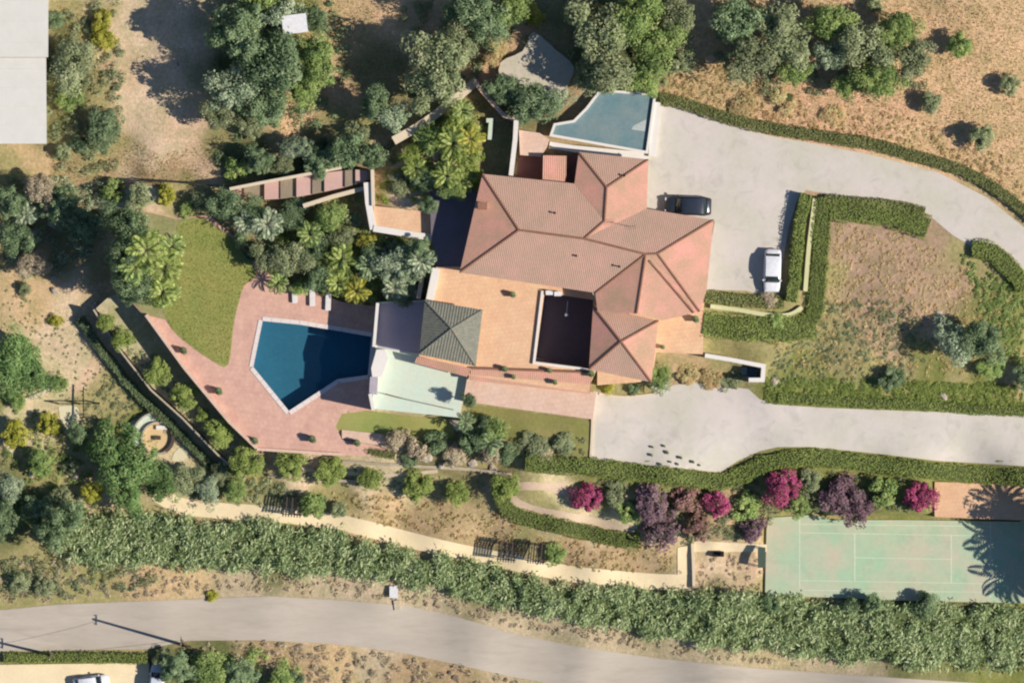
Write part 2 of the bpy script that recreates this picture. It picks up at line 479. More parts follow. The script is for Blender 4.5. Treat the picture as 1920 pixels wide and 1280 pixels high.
def lump_leaves(Cn, R, per, L, W, r, squash=.85, zmin=-.5, spread=.3, tbase=None):
    """leaves over the shells of many clumps -> verts, tint"""
    k = len(Cn)
    idx = np.repeat(np.arange(k), per) if np.isscalar(per) else np.repeat(np.arange(k), per)
    n = len(idx)
    D = unit(r.normal(size=(n, 3)))
    D[:, 2] = np.where(D[:, 2] < zmin, -D[:, 2], D[:, 2])
    rad = R[idx] * (1 - spread * r.random(n) ** 1.5)
    P = Cn[idx] + D * rad[:, None] * np.array((1, 1, squash))
    P += r.normal(size=(n, 3)) * .04 * R[idx][:, None]
    Nn = unit(D * .8 + r.normal(size=(n, 3)) * .42 + np.array((0, 0, .5)))
    V = leaf_quads(P, Nn, L * (.5 + 1.1 * r.random(n) ** 1.5), W * (.7 + .6 * r.random(n)), r)
    tb = r.random(k) if tbase is None else tbase
    tint = np.clip(.5 * tb[idx] + .5 * r.random(n), 0, 1)
    return V, tint

def crown_mesh(name, m, R, H, zc, nl, per, leaf, seed, flat=.8, ragged=.25):
    """broad crown: clumps over an uneven ellipsoid of radius R, height H centred zc"""
    r = np.random.default_rng(seed)
    D = unit(r.normal(size=(nl, 3))); D[:, 2] = np.abs(D[:, 2]) * 1.1 - .35; D = unit(D)
    ang = np.arctan2(D[:, 1], D[:, 0])
    ph = r.random(3) * 6.28
    edge = 1 + ragged * (.5 * np.sin(2 * ang + ph[0]) + .35 * np.sin(3 * ang + ph[1]) + .3 * np.sin(5 * ang + ph[2]))
    q = (.35 + .42 * r.random(nl)) * edge
    Cn = D * q[:, None] * np.array((R, R, H / 2)) + np.array((0, 0, zc))
    Rr = R * (.14 + .26 * r.random(nl) ** 1.3)
    V, t = lump_leaves(Cn, Rr, per, leaf, leaf * .6, r, flat)
    return quad_mesh(name, V, t, m)

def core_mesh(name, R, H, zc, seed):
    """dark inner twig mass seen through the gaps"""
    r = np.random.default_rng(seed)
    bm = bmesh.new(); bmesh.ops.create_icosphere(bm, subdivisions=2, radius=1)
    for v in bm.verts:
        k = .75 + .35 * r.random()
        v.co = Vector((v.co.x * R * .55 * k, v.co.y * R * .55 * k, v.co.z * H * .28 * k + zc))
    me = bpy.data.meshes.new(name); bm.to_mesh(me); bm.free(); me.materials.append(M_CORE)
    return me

def trunk_mesh(name, h, rad, limbs, spread, seed, top=.75):
    r = random.Random(seed); b = MB()
    pts = [(r.uniform(-.04, .04) * h * i / 3, r.uniform(-.04, .04) * h * i / 3, h * top * i / 3) for i in range(4)]
    b.tube(pts, [rad * 1.3, rad, rad * .8, rad * .55], 7)
    for k in range(limbs):
        a = 2 * math.pi * (k + r.random() * .6) / limbs
        z0 = h * r.uniform(.3, .5); L = spread * r.uniform(.45, .75)
        b.tube([(0, 0, z0), (math.cos(a) * L * .5, math.sin(a) * L * .5, z0 + h * .15), (math.cos(a) * L, math.sin(a) * L, z0 + h * r.uniform(.2, .35))],
               [rad * .55, rad * .38, rad * .15], 5)
    return mesh(name, b.V, b.F, BARK, True)

# tree prototypes in metres for crown radius 1 scaled by r: reference R0, H0
PROTO = {}
def proto(kind, var):
    key = (kind, var)
    if key in PROTO: return PROTO[key]
    s = hash(kind) % 1 + var * 17 + len(kind) * 31 + sum(map(ord, kind))
    if kind.startswith('tree_'):
        R0, H0 = 3.6, 6.5
        cr = crown_mesh('crown', LM[kind[5:]], R0, 5.4, 4.2, 54, 100, .34, s, .85, .55)
        tr = trunk_mesh('trunk', H0, .2, 6, R0, s)
        co = core_mesh('twigs', R0, 4.6, 3.8, s)
    elif kind.startswith('small_'):
        R0, H0 = 1.6, 2.6
        cr = crown_mesh('crown', LM[kind[6:]], R0, 2.4, 1.6, 34, 90, .2, s, .9, .12)
        tr = trunk_mesh('trunk', H0, .09, 4, R0, s)
        co = core_mesh('twigs', R0, 2.2, 1.5, s)
    elif kind.startswith('bush_'):
        R0, H0 = 1.6, 1.7
        cr = crown_mesh('foliage', LM[kind[5:]], R0, 2.2, .75, 26, 85, .21, s, .8, .22)
        tr = None; co = core_mesh('twigs', R0, 2.0, .6, s)
    PROTO[key] = (R0, H0, cr, tr, co)
    return PROTO[key]

def plant(kind, px, py, rpx, h, label, cat=None, group=None, name=None, var=None):
    R = rpx / 16.0 * (1.15 if kind.startswith('small_') else 1.04)
    if var is None: var = random.randrange(5)
    R0, H0, cr, tr, co = proto(kind, var)
    x, y = X(px), Y(py); z = zone_z(x, y) - .05
    base = 'tree' if kind.startswith('tree_') else ('small_tree' if kind.startswith('small_') else 'shrub')
    e = empty(name or base, (x, y, z), label, cat or ('shrub' if base == 'shrub' else 'tree'), group, random.random() * 6.28)
    sx = R / R0 * random.uniform(.95, 1.08); sz = h / H0
    e.scale = (sx, R / R0, sz)
    for nm, me in (('foliage' if base == 'shrub' else 'crown', cr), ('trunk', tr), ('twigs', co)):
        if me is None: continue
        o = bpy.data.objects.new(nm, me); C.objects.link(o); o.parent = e
    return e

# palms
def frond_mesh(name, m, L=2.6, n=15, seed=1, droop=.9, lw=.16, ll=.55):
    r = np.random.default_rng(seed); P = []; N_ = []; T_ = []; LL = []
    for i in range(n):
        t = (i + 1.2) / (n + .5)
        x = L * t * (1 - .12 * t); z = .55 * L * (t - 1.15 * droop * t * t)
        for sgn in (-1, 1):
            le = ll * math.sin(math.pi * min(1, .15 + .85 * t)) ** .6 + .12
            d = np.array((.55, sgn * 1.0, -.35)); d /= np.linalg.norm(d)
            P.append(np.array((x, 0, z)) + d * le / 2); T_.append(d); N_.append(np.array((0, -sgn * .3, 1)) + r.normal(size=3) * .15); LL.append(le)
    P = np.array(P); N_ = unit(np.array(N_)); T_ = np.array(T_)
    N_ = unit(N_ - T_ * (N_ * T_).sum(1, keepdims=True))
    V = leaf_quads(P, N_, np.array(LL), lw, r, T_)
    return quad_mesh(name, V, r.random(len(P)), m)

FROND = {}
def palm(px, py, rpx, h, label, m='bright', n=15, cat='palm'):
    x, y = X(px), Y(py); z = zone_z(x, y) - .05
    if px > 1980: n = 27
    e = empty('palm_tree', (x, y, z), label, cat, None, random.random() * 6.28)
    b = MB(); b.tube([(0, 0, 0), (.05, 0, h * .5), (0, .05, h)], [.2, .15, .17], 8); b.build('trunk', BARK, e, True)
    if m not in FROND: FROND[m] = [frond_mesh('frond', LM[m], seed=k, droop=.75 + .2 * k) for k in range(3)]
    s = rpx / 16.0 / 2.4
    for k in range(n):
        ring = k % 3
        o = bpy.data.objects.new('frond', FROND[m][ring]); C.objects.link(o); o.parent = e
        o.location = (0, 0, h - .05); o.scale = (s,) * 3
        o.rotation_euler = (random.uniform(-.3, .3), (-.5, -.15, .25)[ring] + random.uniform(-.12, .12), k * 2.399 + random.uniform(-.2, .2))
    return e

# hedges: leaf shell over a twig core along a polyline
def hedge(pts, wpx, h, label, m='hedge', dens=64, leaf=.19, k=5, name='hedge', cat='hedge', rag=.3):
    pp = open_smooth(pts, k) if len(pts) > 2 else open_smooth(pts, 6)
    P = np.array([XY(p) for p in pp]); w = wpx / 16.0
    seg = np.hypot(*(P[1:] - P[:-1]).T); cum = np.concatenate([[0], np.cumsum(seg)]); tot = cum[-1]
    peri = w + 2 * h; n = int(tot * peri * dens)
    r = np.random.default_rng(int(abs(pts[0][0] * 7 + pts[0][1])))
    s = r.random(n) * tot; u = r.random(n) * peri
    i = np.clip(np.searchsorted(cum, s) - 1, 0, len(seg) - 1)
    f = ((s - cum[i]) / seg[i])[:, None]
    base = P[i] * (1 - f) + P[i + 1] * f
    d = (P[i + 1] - P[i]) / seg[i][:, None]; nn = np.stack([-d[:, 1], d[:, 0]], 1)
    zg = height(base[:, 0], base[:, 1])
    off = np.where(u < h, -w / 2, np.where(u > h + w, w / 2, u - h - w / 2))
    zz = np.where(u < h, u, np.where(u > h + w, peri - u, h))
    N3 = np.zeros((n, 3))
    side = (u < h) | (u > h + w); sg = np.sign(off)
    N3[:, 0] = np.where(side, nn[:, 0] * sg, 0); N3[:, 1] = np.where(side, nn[:, 1] * sg, 0); N3[:, 2] = np.where(side, .2, 1)
    wav = .5 + .5 * np.sin(s * 1.9 + 2 * np.sin(s * .7)) * np.cos(off * 2.5 + s * .45)
    off = off * (1 + rag * (wav - .5)) + r.normal(size=n) * .07; zz = zz * (1 + .16 * (wav - .5)) + r.normal(size=n) * .05
    Pt = np.stack([base[:, 0] + nn[:, 0] * off, base[:, 1] + nn[:, 1] * off, zg + zz], 1)
    Nn = unit(N3 + r.normal(size=(n, 3)) * .36)
    V = leaf_quads(Pt, Nn, leaf * (.7 + .6 * r.random(n)), leaf * .65, r)
    patch = .5 + .5 * np.sin(Pt[:, 0] * .9 + 1.7 * np.sin(Pt[:, 1] * .8)) * np.sin(Pt[:, 1] * 1.3)
    t = np.clip(.35 * patch + .6 * r.random(n), 0, 1)
    x0, y0 = P[0]
    e = empty(name, (x0, y0, float(zg[0])), label, cat)
    V = V - np.array((x0, y0, float(zg[0])))
    o = link('foliage', quad_mesh('foliage', V, t, LM[m]), e)
    zc = height(P[:, 0], P[:, 1])
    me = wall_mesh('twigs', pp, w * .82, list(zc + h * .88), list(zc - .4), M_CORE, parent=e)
    me.location = (-x0, -y0, -float(zg[0]))
    return e

def mass(name, poly, n_lumps, rlo, rhi, per, leaf, m, label, seed, zlift=.3, cat='undergrowth', lw=.55, cane=False, zof=None):
    """uncountable growth filling an area"""
    r = np.random.default_rng(seed)
    P = [XY(p) for p in poly]; xs = [p[0] for p in P]; ys = [p[1] for p in P]
    cx = []; cy = []
    while len(cx) < n_lumps:
        x = r.uniform(min(xs), max(xs), 4000); y = r.uniform(min(ys), max(ys), 4000)
        k = inside(P, x, y); cx += list(x[k]); cy += list(y[k])
    cx = np.array(cx[:n_lumps]); cy = np.array(cy[:n_lumps])
    R = r.uniform(rlo, rhi, n_lumps)
    z = height(cx, cy) if zof is None else np.full(n_lumps, zof)
    if cane:
        hh = 1.5 + .3 * np.sin(cx * .35 + 2 * np.sin(cy * .5)) + r.uniform(-.45, .45, n_lumps)
        idx = np.repeat(np.arange(n_lumps), per); n = len(idx)
        off = r.normal(size=(n, 2)) * R[idx][:, None] * .55
        zz = z[idx] + hh[idx] * (.35 + .65 * r.random(n)) 
        Pt = np.stack([cx[idx] + off[:, 0], cy[idx] + off[:, 1], zz], 1)
        T = unit(np.stack([r.normal(.35, .5, n), r.normal(.55, .5, n), r.normal(.5, .45, n)], 1))
        Nn = unit(np.cross(T, r.normal(size=(n, 3))) + np.array((0, 0, 1.0)))
        Nn = unit(Nn - T * (Nn * T).sum(1, keepdims=True))
        V = leaf_quads(Pt, Nn, leaf * (.6 + .8 * r.random(n)), leaf * lw * (.6 + .8 * r.random(n)), r, T)
        tb = r.random(n_lumps); t = np.clip(.5 * tb[idx] + .5 * r.random(n), 0, 1)
    else:
        Cn = np.stack([cx, cy, z + R * zlift], 1)
        V, t = lump_leaves(Cn, R, per, leaf, leaf * lw, r, .75 if rhi > .55 else .4, 0.0, .35)
    o = link(name, quad_mesh(name, V, t, LM[m]))
    return tag(o, label, cat, None, 'stuff')

# ================================================================== THE SETTING
# terraces, cut as level blocks held by retaining walls
POOLT = [(205,408),(262,392),(330,408),(390,402),(442,447),(487,505),(530,528),(642,566),(706,574),(700,768),(640,776),(628,800),(640,824),
         (726,840),(722,856),(600,853),(478,844),(424,790),(340,690),(268,592),(228,548),(212,470)]
POOL = [(490,600),(560,607),(640,620),(697,630),(690,704),(632,712),(540,772),(472,688)]
prism('pool_terrace', POOLT, -5.0, -9.6, M_DECK, M_STONEW, holes=[POOL])
STRIP = [(176,578),(200,556),(228,548),(268,592),(340,690),(424,790),(478,844),(500,872),(458,890),(408,848),(342,780),(282,726),(220,648)]
prism('lower_terrace', STRIP, -7.3, -9.7, mat('terrace_soil', (206, 194, 158), var=.3, big=.6, fine=3, second=(172, 168, 118)), M_STONEW)
PATIO = [(818,500),(872,500),(1010,520),(1122,540),(1118,695),(1100,735),(876,703),(880,692),(786,668),(798,560)]
PIT = [(1021,548),(1113,562),(1105,690),(1004,677)]
prism('patio', PATIO, 0.0, -5.6, M_PATIO, M_CREAM, holes=[PIT])
prism('sunken_court', PIT, -3.0, -3.4, M_SLATE, M_SLATE)
prism('middle_terrace', [(706,566),(800,562),(786,668),(880,692),(876,705),(862,783),(698,766)], -2.0, -5.6, M_PALE, M_WHITE)
prism('pink_terrace', [(877,702),(1000,718),(1118,736),(1112,786),(980,768),(868,752)], -1.1, -5.4, M_PINKT, M_CREAM)
prism('east_forecourt', [(1205,570),(1320,560),(1318,664),(1230,660),(1225,700),(1200,716),(1120,722),(1120,600)], -.25, -3.6, M_PATIO, M_CREAM)
prism('west_landing', [(700,386),(808,397),(806,444),(703,426)], -1.2, -4.5, M_PATIO, M_CREAM)
prism('west_yard', [(806,360),(905,330),(905,345),(868,505),(818,502),(808,440)], -.2, -3.5, mat('shade_darkened_yard', (128, 120, 128), var=.12, big=.6), M_CREAM)  # floor colour darkened to deepen the villa's shadow here
prism('stone_platform', smooth([(1000,60),(1040,92),(1076,126),(1060,168),(1044,184),(996,166),(944,160),(938,118),(980,96)], 3), .1, -2.5,
      mat('pale_rubble', (208, 198, 180), var=.12, big=.5, fine=2, second=(196, 190, 165)), M_STONEW)
prism('north_court', [(972,292),(1083,292),(1083,350),(905,332),(968,330)], -.3, -1.5, M_MAROON, M_CREAM)
prism('tennis_court', [(1440,992),(1446,972),(1530,966),(1560,976),(1700,976),(1960,980),(1965,1134),(1700,1128),(1560,1122),(1437,1118)], -8.2, -9.8, M_COURT, M_STONEW)
prism('sports_terrace', [(1756,904),(1840,906),(1960,912),(1960,978),(1756,970)], -6.5, -9, M_PATIO, M_CREAM)
prism('lower_patio', [(-60,1250),(275,1246),(275,1330),(-60,1330)], -10.3, -11, M_PATH, M_CREAM)
for o in list(C.objects):
    if o.type == 'MESH': o['kind'] = 'structure'

# terrain sheet
COV = {'tan': (226, 194, 158), 'dirt': (222, 194, 166), 'dry': (208, 182, 144), 'weed': (172, 164, 118), 'green': (138, 142, 86), 'leafy': (112, 116, 78),
       'olive': (160, 152, 112), 'garden': (150, 142, 106), 'brown': (186, 162, 130), 'sand': (222, 200, 172), 'verge': (198, 182, 156), 'isle': (184, 158, 136), 'pink': (224, 186, 156), 'cream': (222, 206, 172)}
CP = [(1900,20,'tan'),(1800,150,'tan'),(1650,230,'pink'),(1500,220,'pink'),(1350,170,'dry'),(1300,150,'dry'),(1700,280,'tan'),(1900,300,'tan'),(1750,40,'tan'),(1320,20,'tan'),
 (1200,80,'leafy'),(1120,100,'leafy'),(1100,190,'brown'),(1000,200,'garden'),(900,100,'pink'),(700,20,'tan'),(780,10,'tan'),(640,30,'dry'),(600,180,'pink'),(540,60,'green'),
 (560,220,'tan'),(650,240,'weed'),(720,130,'garden'),(450,100,'leafy'),(350,230,'dirt'),(240,60,'sand'),(260,180,'sand'),(290,120,'sand'),(300,200,'sand'),(250,240,'sand'),(225,130,'dirt'),(255,0,'sand'),(290,20,'sand'),(330,250,'dirt'),(370,300,'dirt'),(280,260,'sand'),(330,280,'sand'),(180,290,'weed'),(60,290,'dry'),
 (120,120,'leafy'),(120,220,'leafy'),(190,200,'weed'),(180,60,'weed'),(300,330,'brown'),(200,340,'brown'),(420,240,'weed'),(430,290,'leafy'),(600,300,'leafy'),(20,330,'weed'),
 (60,400,'garden'),(130,450,'garden'),(20,450,'garden'),(40,560,'dry'),(100,600,'sand'),(60,540,'dry'),(140,650,'sand'),(180,700,'dirt'),(110,700,'cream'),(60,780,'cream'),
 (220,740,'weed'),(180,760,'weed'),(240,800,'green'),(100,880,'weed'),(180,940,'sand'),(40,950,'leafy'),(20,700,'green'),(300,830,'cream'),
 (250,370,'sand'),(330,370,'weed'),(380,380,'weed'),(500,430,'garden'),(600,470,'leafy'),(560,380,'garden'),(650,420,'brown'),(700,500,'leafy'),(770,480,'weed'),
 (740,350,'sand'),(700,350,'brown'),(830,270,'weed'),(780,300,'sand'),(940,180,'garden'),(1060,220,'brown'),
 (1700,550,'isle'),(1620,450,'isle'),(1560,430,'isle'),(1600,560,'isle'),(1650,640,'isle'),(1720,480,'isle'),(1550,510,'weed'),(1560,600,'weed'),(1620,510,'isle'),(1760,570,'isle'),(1580,660,'olive'),(1500,650,'weed'),(1500,680,'green'),(1560,700,'green'),(1640,700,'weed'),(1750,710,'green'),(1850,720,'green'),(1850,480,'weed'),(1900,520,'green'),(1880,620,'green'),
 (1900,700,'dry'),(1800,690,'weed'),(1480,740,'green'),(1600,745,'green'),(1750,750,'green'),(1880,760,'green'),(1400,640,'weed'),(1340,640,'weed'),(1300,700,'brown'),(1370,710,'olive'),
 (1200,730,'weed'),(1150,900,'green'),(1300,910,'green'),(1000,940,'weed'),(1060,940,'cream'),(1150,985,'cream'),(1000,1010,'olive'),(1100,1050,'brown'),(1180,1060,'brown'),(950,1000,'brown'),
 (800,970,'brown'),(700,965,'dry'),(880,960,'dry'),(620,930,'weed'),(480,930,'weed'),(700,900,'cream'),(830,910,'weed'),(560,880,'sand'),(740,860,'cream'),(820,870,'garden'),(900,850,'garden'),
 (950,820,'weed'),(1050,820,'olive'),(1350,960,'brown'),(1500,900,'green'),(1650,900,'green'),(1450,960,'weed'),(1550,960,'weed'),(1340,1050,'sand'),(1400,1060,'dirt'),(1420,1100,'weed'),
 (1300,1150,'leafy'),(900,1100,'leafy'),(500,1020,'leafy'),(200,1010,'green'),(1700,1190,'leafy'),(100,1090,'weed'),(50,1100,'weed'),(300,1100,'dry'),(450,1110,'verge'),(650,1105,'verge'),
 (800,1130,'verge'),(950,1170,'verge'),(1100,1210,'verge'),(1300,1235,'verge'),(1600,1262,'verge'),(1900,1270,'green'),(500,1240,'brown'),(650,1250,'dry'),(800,1270,'brown'),(380,1250,'leafy'),(150,1235,'weed'),(700,1230,'verge')]
cx = X(np.array([c[0] for c in CP], float)); cy = Y(np.array([c[1] for c in CP], float))
cc = np.array([alb(COV[c[2]]) for c in CP])
def cover(x, y):
    d2 = (x[:, None] - cx) ** 2 + (y[:, None] - cy) ** 2 + .6
    w = 1 / d2 ** 2.2
    return (w @ cc) / w.sum(1)[:, None]

def struct(o): o['kind'] = 'structure'; return o
# driveways, road, paths
UP = [(1218,186),(1300,203),(1345,226),(1440,254),(1540,272),(1640,292),(1760,324),(1850,370),(1925,430),(2100,600),(2100,690),(1925,512),(1895,482),(1850,456),(1822,462),(1785,440),(1742,404),(1640,378),
      (1550,364),(1512,356),(1496,372),(1478,430),(1466,500),(1462,552),(1440,556),(1400,545),(1318,543),(1340,415),(1212,392),(1205,300)]
struct(drape('upper_driveway', UP, .05, M_DRIVE))
LO = [(1112,733),(1160,742),(1232,738),(1262,722),(1300,716),(1345,722),(1404,729),(1425,748),(1450,758),(1540,764),(1640,768),(1760,772),(1925,780),(2200,790),(2200,890),(1925,874),(1760,864),(1640,850),
      (1520,838),(1460,838),(1425,846),(1385,864),(1352,886),(1230,874),(1109,860)]
struct(drape('lower_driveway', LO, .05, M_DRIVE))
struct(drape('road', [(-400,1138),(0,1146),(100,1136),(300,1128),(500,1120),(640,1128),(760,1138),(860,1160),(960,1190),(1080,1215),(1240,1238),(1420,1256),(1600,1268),(1925,1290),(2300,1310),(2300,1400),(1600,1330),(1300,1312),
      (1100,1296),(960,1272),(860,1250),(740,1224),(620,1210),(480,1203),(350,1204),(270,1220),(0,1224),(-400,1225)], .06, M_ROAD, step=1.5))
pth = open_smooth([(284,922),(330,948),(400,958),(520,966),(640,982),(760,1012),(850,1034),(930,1050),(1050,1074),(1130,1084),(1225,1092),(1303,1094)])
struct(drape('sand_path', band(pth, 30), .06, M_PATH))
struct(drape('side_path', [(1272,1028),(1304,1022),(1304,1080),(1272,1080)], .09, M_PATH))
struct(drape('loop_path', band(open_smooth([(1066,918),(1010,912),(968,914),(962,936),(1000,956),(1080,972),(1150,990),(1188,1004)]), [22,24,26,20,16,14,14,16,16]), .07, mat('loop_gravel', (228, 208, 176), var=.12, second=(214, 188, 160))))
struct(drape('beach_path', [(1300,1014),(1360,1018),(1440,1022),(1440,1036),(1300,1036)], .07, M_PATH))
# lawns
struct(drape('lawn', smooth([(330,424),(352,412),(378,408),(398,420),(440,452),(474,500),(478,518),(456,536),(446,566),(436,610),(426,684),(396,676),(345,640),(312,604),(306,560),(324,500)], 3), 0, M_LAWN, flat=-4.94))
struct(drape('palm_bed', [(207,410),(262,394),(330,410),(376,405),(352,414),(331,426),(325,500),(307,560),(313,600),(268,590),(230,547),(214,470)], 0, mat('bed_soil', (168, 160, 116), var=.25, big=.6, fine=3, second=(132, 138, 84)), flat=-4.96))
struct(drape('pale_bed', smooth([(166,384),(196,366),(240,350),(290,350),(300,372),(262,390),(206,404)], 3), .06, mat('pale_gravel', (216, 212, 178), var=.2, big=.9, second=(180, 182, 136))))
struct(drape('strip_lawn', smooth([(622,770),(700,772),(780,782),(842,786),(846,826),(780,820),(715,812),(640,808),(618,796)], 3), .1, M_LAWN))
ZL = [(875,758),(980,772),(1112,790),(1108,858),(990,850),(950,820),(880,800)]
struct(drape('garden_lawn', ZL, .07, mat('rough_lawn', (158, 150, 96), var=.22, big=.3, fine=3, second=(140, 142, 78), bump=.5)))
struct(drape('south_walk', [(640,806),(716,814),(726,838),(640,822)], 0, M_PINKT, flat=-4.93))
# pool
ws = [XY(p) for p in POOL]
flat_, tr_ = tess([ws])
wm = bpy.data.materials.new('pool_water'); wm.use_nodes = True
b = wm.node_tree.nodes['Principled BSDF']
b.inputs['Base Color'].default_value = (.02, .05, .07, 1); b.inputs['Roughness'].default_value = .05
nn_ = wm.node_tree.nodes.new('ShaderNodeTexNoise'); nn_.inputs['Scale'].default_value = 1.6; nn_.inputs['Detail'].default_value = 4
bb_ = wm.node_tree.nodes.new('ShaderNodeBump'); bb_.inputs['Strength'].default_value = .25; bb_.inputs['Distance'].default_value = .06
wm.node_tree.links.new(nn_.outputs[0], bb_.inputs['Height']); wm.node_tree.links.new(bb_.outputs[0], b.inputs['Normal'])
tr_w = wm.node_tree.nodes.new('ShaderNodeBsdfTransparent'); tr_w.inputs[0].default_value = (.46, .68, .74, 1)
mw = wm.node_tree.nodes.new('ShaderNodeMixShader'); mw.inputs[0].default_value = .12
wm.node_tree.links.new(tr_w.outputs[0], mw.inputs[1]); wm.node_tree.links.new(b.outputs[0], mw.inputs[2])
wm.node_tree.links.new(mw.outputs[0], wm.node_tree.nodes['Material Output'].inputs[0])
struct(link('pool_water', mesh('pool_water', [(x, y, -5.18) for x, y in flat_], tr_, wm)))
M_POOLT = mat('pool_tile', (122, 172, 192), var=.12, big=.5, fine=3, rough=.5)
struct(link('pool_floor', mesh('pool_floor', [(x, y, -6.9) for x, y in flat_], tr_, M_POOLT)))
struct(wall_mesh('pool_lining', POOL, .12, -5.25, -6.95, M_POOLT, closed=True))
cop = empty('pool_coping', (*XY(POOL[0]), -5), 'white stone rim around the five-sided swimming pool', 'pool coping')
pc = POOL
for i in range(len(pc)):
    a = np.array(XY(pc[i])); q = np.array(XY(pc[(i + 1) % len(pc)])); d = (q - a); L = np.hypot(*d); d /= L
    k = max(1, round(L / 1.0)); nrm = np.array((d[1], -d[0])) * -1
    cen = np.array(XY((585, 665)))
    if np.dot(nrm, (a + q) / 2 - cen) < 0: nrm = -nrm
    for j in range(k):
        p0 = a + d * (L * j / k + .012); p1 = a + d * (L * (j + 1) / k - .012)
        lo = -.08; hi = .42
        V = [(*(p0 + nrm * lo), -4.93), (*(p1 + nrm * lo), -4.93), (*(p1 + nrm * hi), -4.93), (*(p0 + nrm * hi), -4.93)]
        V += [(x, y, -5.05) for x, y, z in V]
        V = [(x - XY(POOL[0])[0], y - XY(POOL[0])[1], z + 5) for x, y, z in V]
        o = link('coping_stone', mesh('coping_stone', V, [(0,1,2,3),(7,6,5,4),(0,4,5,1),(1,5,6,2),(2,6,7,3),(3,7,4,0)], M_COPING), cop)
# court lines and net
for nm, a, q in (('c', (1502,972),(1502,1117)),('c',(1862,980),(1862,1122)),('c',(1502,1000),(1862,1006)),('c',(1502,1090),(1862,1096)),('c',(1502,984),(1862,988)),('c',(1502,1108),(1862,1112)),
                 ('c',(1606,1001),(1606,1092)),('c',(1788,1005),(1788,1095)),('c',(1606,1047),(1788,1050))):
    o = drape('court_line', band([a, q], 2.8 if abs(a[0]-q[0]) < 3 else 1.5), 0, M_LINE, flat=-8.19 if abs(a[0]-q[0]) < 3 else -8.186, sub=4)
    struct(o)

gxs = np.concatenate([-np.geomspace(66, 900, 22)[::-1], np.arange(-64, 64.01, .5), np.geomspace(66, 900, 22)])
gys = np.concatenate([-np.geomspace(46, 900, 24)[::-1], np.arange(-44, 44.01, .5), np.geomspace(46, 900, 24)])
GX, GY = np.meshgrid(gxs, gys); gx = GX.ravel(); gy = GY.ravel()
gz = np.empty(len(gx)); gc = np.empty((len(gx), 3))
for i in range(0, len(gx), 20000):
    sl = slice(i, i + 20000)
    gz[sl] = height(gx[sl], gy[sl])
    wx = gx[sl] + 1.3 * np.sin(gy[sl] * .8 + 2 * np.sin(gx[sl] * .31)); wy = gy[sl] + 1.3 * np.sin(gx[sl] * .9 + 2 * np.sin(gy[sl] * .37))
    gc[sl] = cover(wx, wy)
near = (np.abs(gx) < 66) & (np.abs(gy) < 46)
natural = gz.copy()
for poly, zt in ZONES + [([XY(p) for p in POOL], -7.6), ([XY(p) for p in PIT], -3.6)]:
    hit = np.zeros(len(gx), bool)
    for dx in (-.6, 0, .6):
        for dy in (-.6, 0, .6):
            hit[near] |= inside(poly, gx[near] + dx, gy[near] + dy)
    gz[hit] = np.minimum(gz[hit], zt - .28)
for poly in SUNK:
    hit = np.ones(len(gx), bool); hit[~near] = False
    for dx in (-.55, 0, .55):
        for dy in (-.55, 0, .55):
            hit[near] &= inside(poly, gx[near] + dx, gy[near] + dy)
    gz[hit] -= .25
nx, ny = len(gxs), len(gys)
ii = (np.arange(ny - 1)[:, None] * nx + np.arange(nx - 1)[None, :]).ravel()
quads = np.stack([ii, ii + 1, ii + nx + 1, ii + nx], 1)
me = bpy.data.meshes.new('ground')
me.vertices.add(len(gx)); me.vertices.foreach_set('co', np.stack([gx, gy, gz], 1).astype(np.float32).ravel())
me.loops.add(quads.size); me.loops.foreach_set('vertex_index', quads.astype(np.int32).ravel())
me.polygons.add(len(quads)); me.polygons.foreach_set('loop_start', np.arange(0, quads.size, 4, dtype=np.int32))
me.update(calc_edges=True)
me.polygons.foreach_set('use_smooth', np.ones(len(quads), bool))
ca = me.color_attributes.new('cover', 'FLOAT_COLOR', 'POINT')
ca.data.foreach_set('color', np.concatenate([gc, np.ones((len(gc), 1))], 1).astype(np.float32).ravel())
gm = bpy.data.materials.new('wild_ground'); gm.use_nodes = True
N = gm.node_tree.nodes; Lk = gm.node_tree.links; b = N['Principled BSDF']
b.inputs['Roughness'].default_value = .95; b.inputs['Specular IOR Level'].default_value = .1
va = N.new('ShaderNodeVertexColor'); va.layer_name = 'cover'
tc = N.new('ShaderNodeTexCoord')
def noise(sc, det=6, ro=.65, vec=None):
    n = N.new('ShaderNodeTexNoise'); n.inputs['Scale'].default_value = sc; n.inputs['Detail'].default_value = det; n.inputs['Roughness'].default_value = ro
    Lk.new(vec or tc.outputs['Object'], n.inputs['Vector']); return n
n1 = noise(.5); n2 = noise(2.6, 8, .8); n3 = noise(.9, 6, .7)
mr = N.new('ShaderNodeMapRange'); mr.inputs[1].default_value = .32; mr.inputs[2].default_value = .68; mr.inputs[3].default_value = .72; mr.inputs[4].default_value = 1.35
Lk.new(n2.outputs[0], mr.inputs[0])
mx = N.new('ShaderNodeMix'); mx.data_type = 'RGBA'; mx.blend_type = 'MULTIPLY'; mx.inputs[0].default_value = .8
rp = N.new('ShaderNodeValToRGB'); rp.color_ramp.elements[0].position = .36; rp.color_ramp.elements[1].position = .62
rp.color_ramp.elements[0].color = (.8, .86, .66, 1); rp.color_ramp.elements[1].color = (1.2, 1.13, 1.05, 1)
Lk.new(n1.outputs[0], rp.inputs[0])
Lk.new(va.outputs[0], mx.inputs[6]); Lk.new(rp.outputs[0], mx.inputs[7])
sc_ = N.new('ShaderNodeVectorMath'); sc_.operation = 'SCALE'
Lk.new(mx.outputs[2], sc_.inputs[0]); Lk.new(mr.outputs[0], sc_.inputs['Scale'])
Lk.new(sc_.outputs[0], b.inputs['Base Color'])
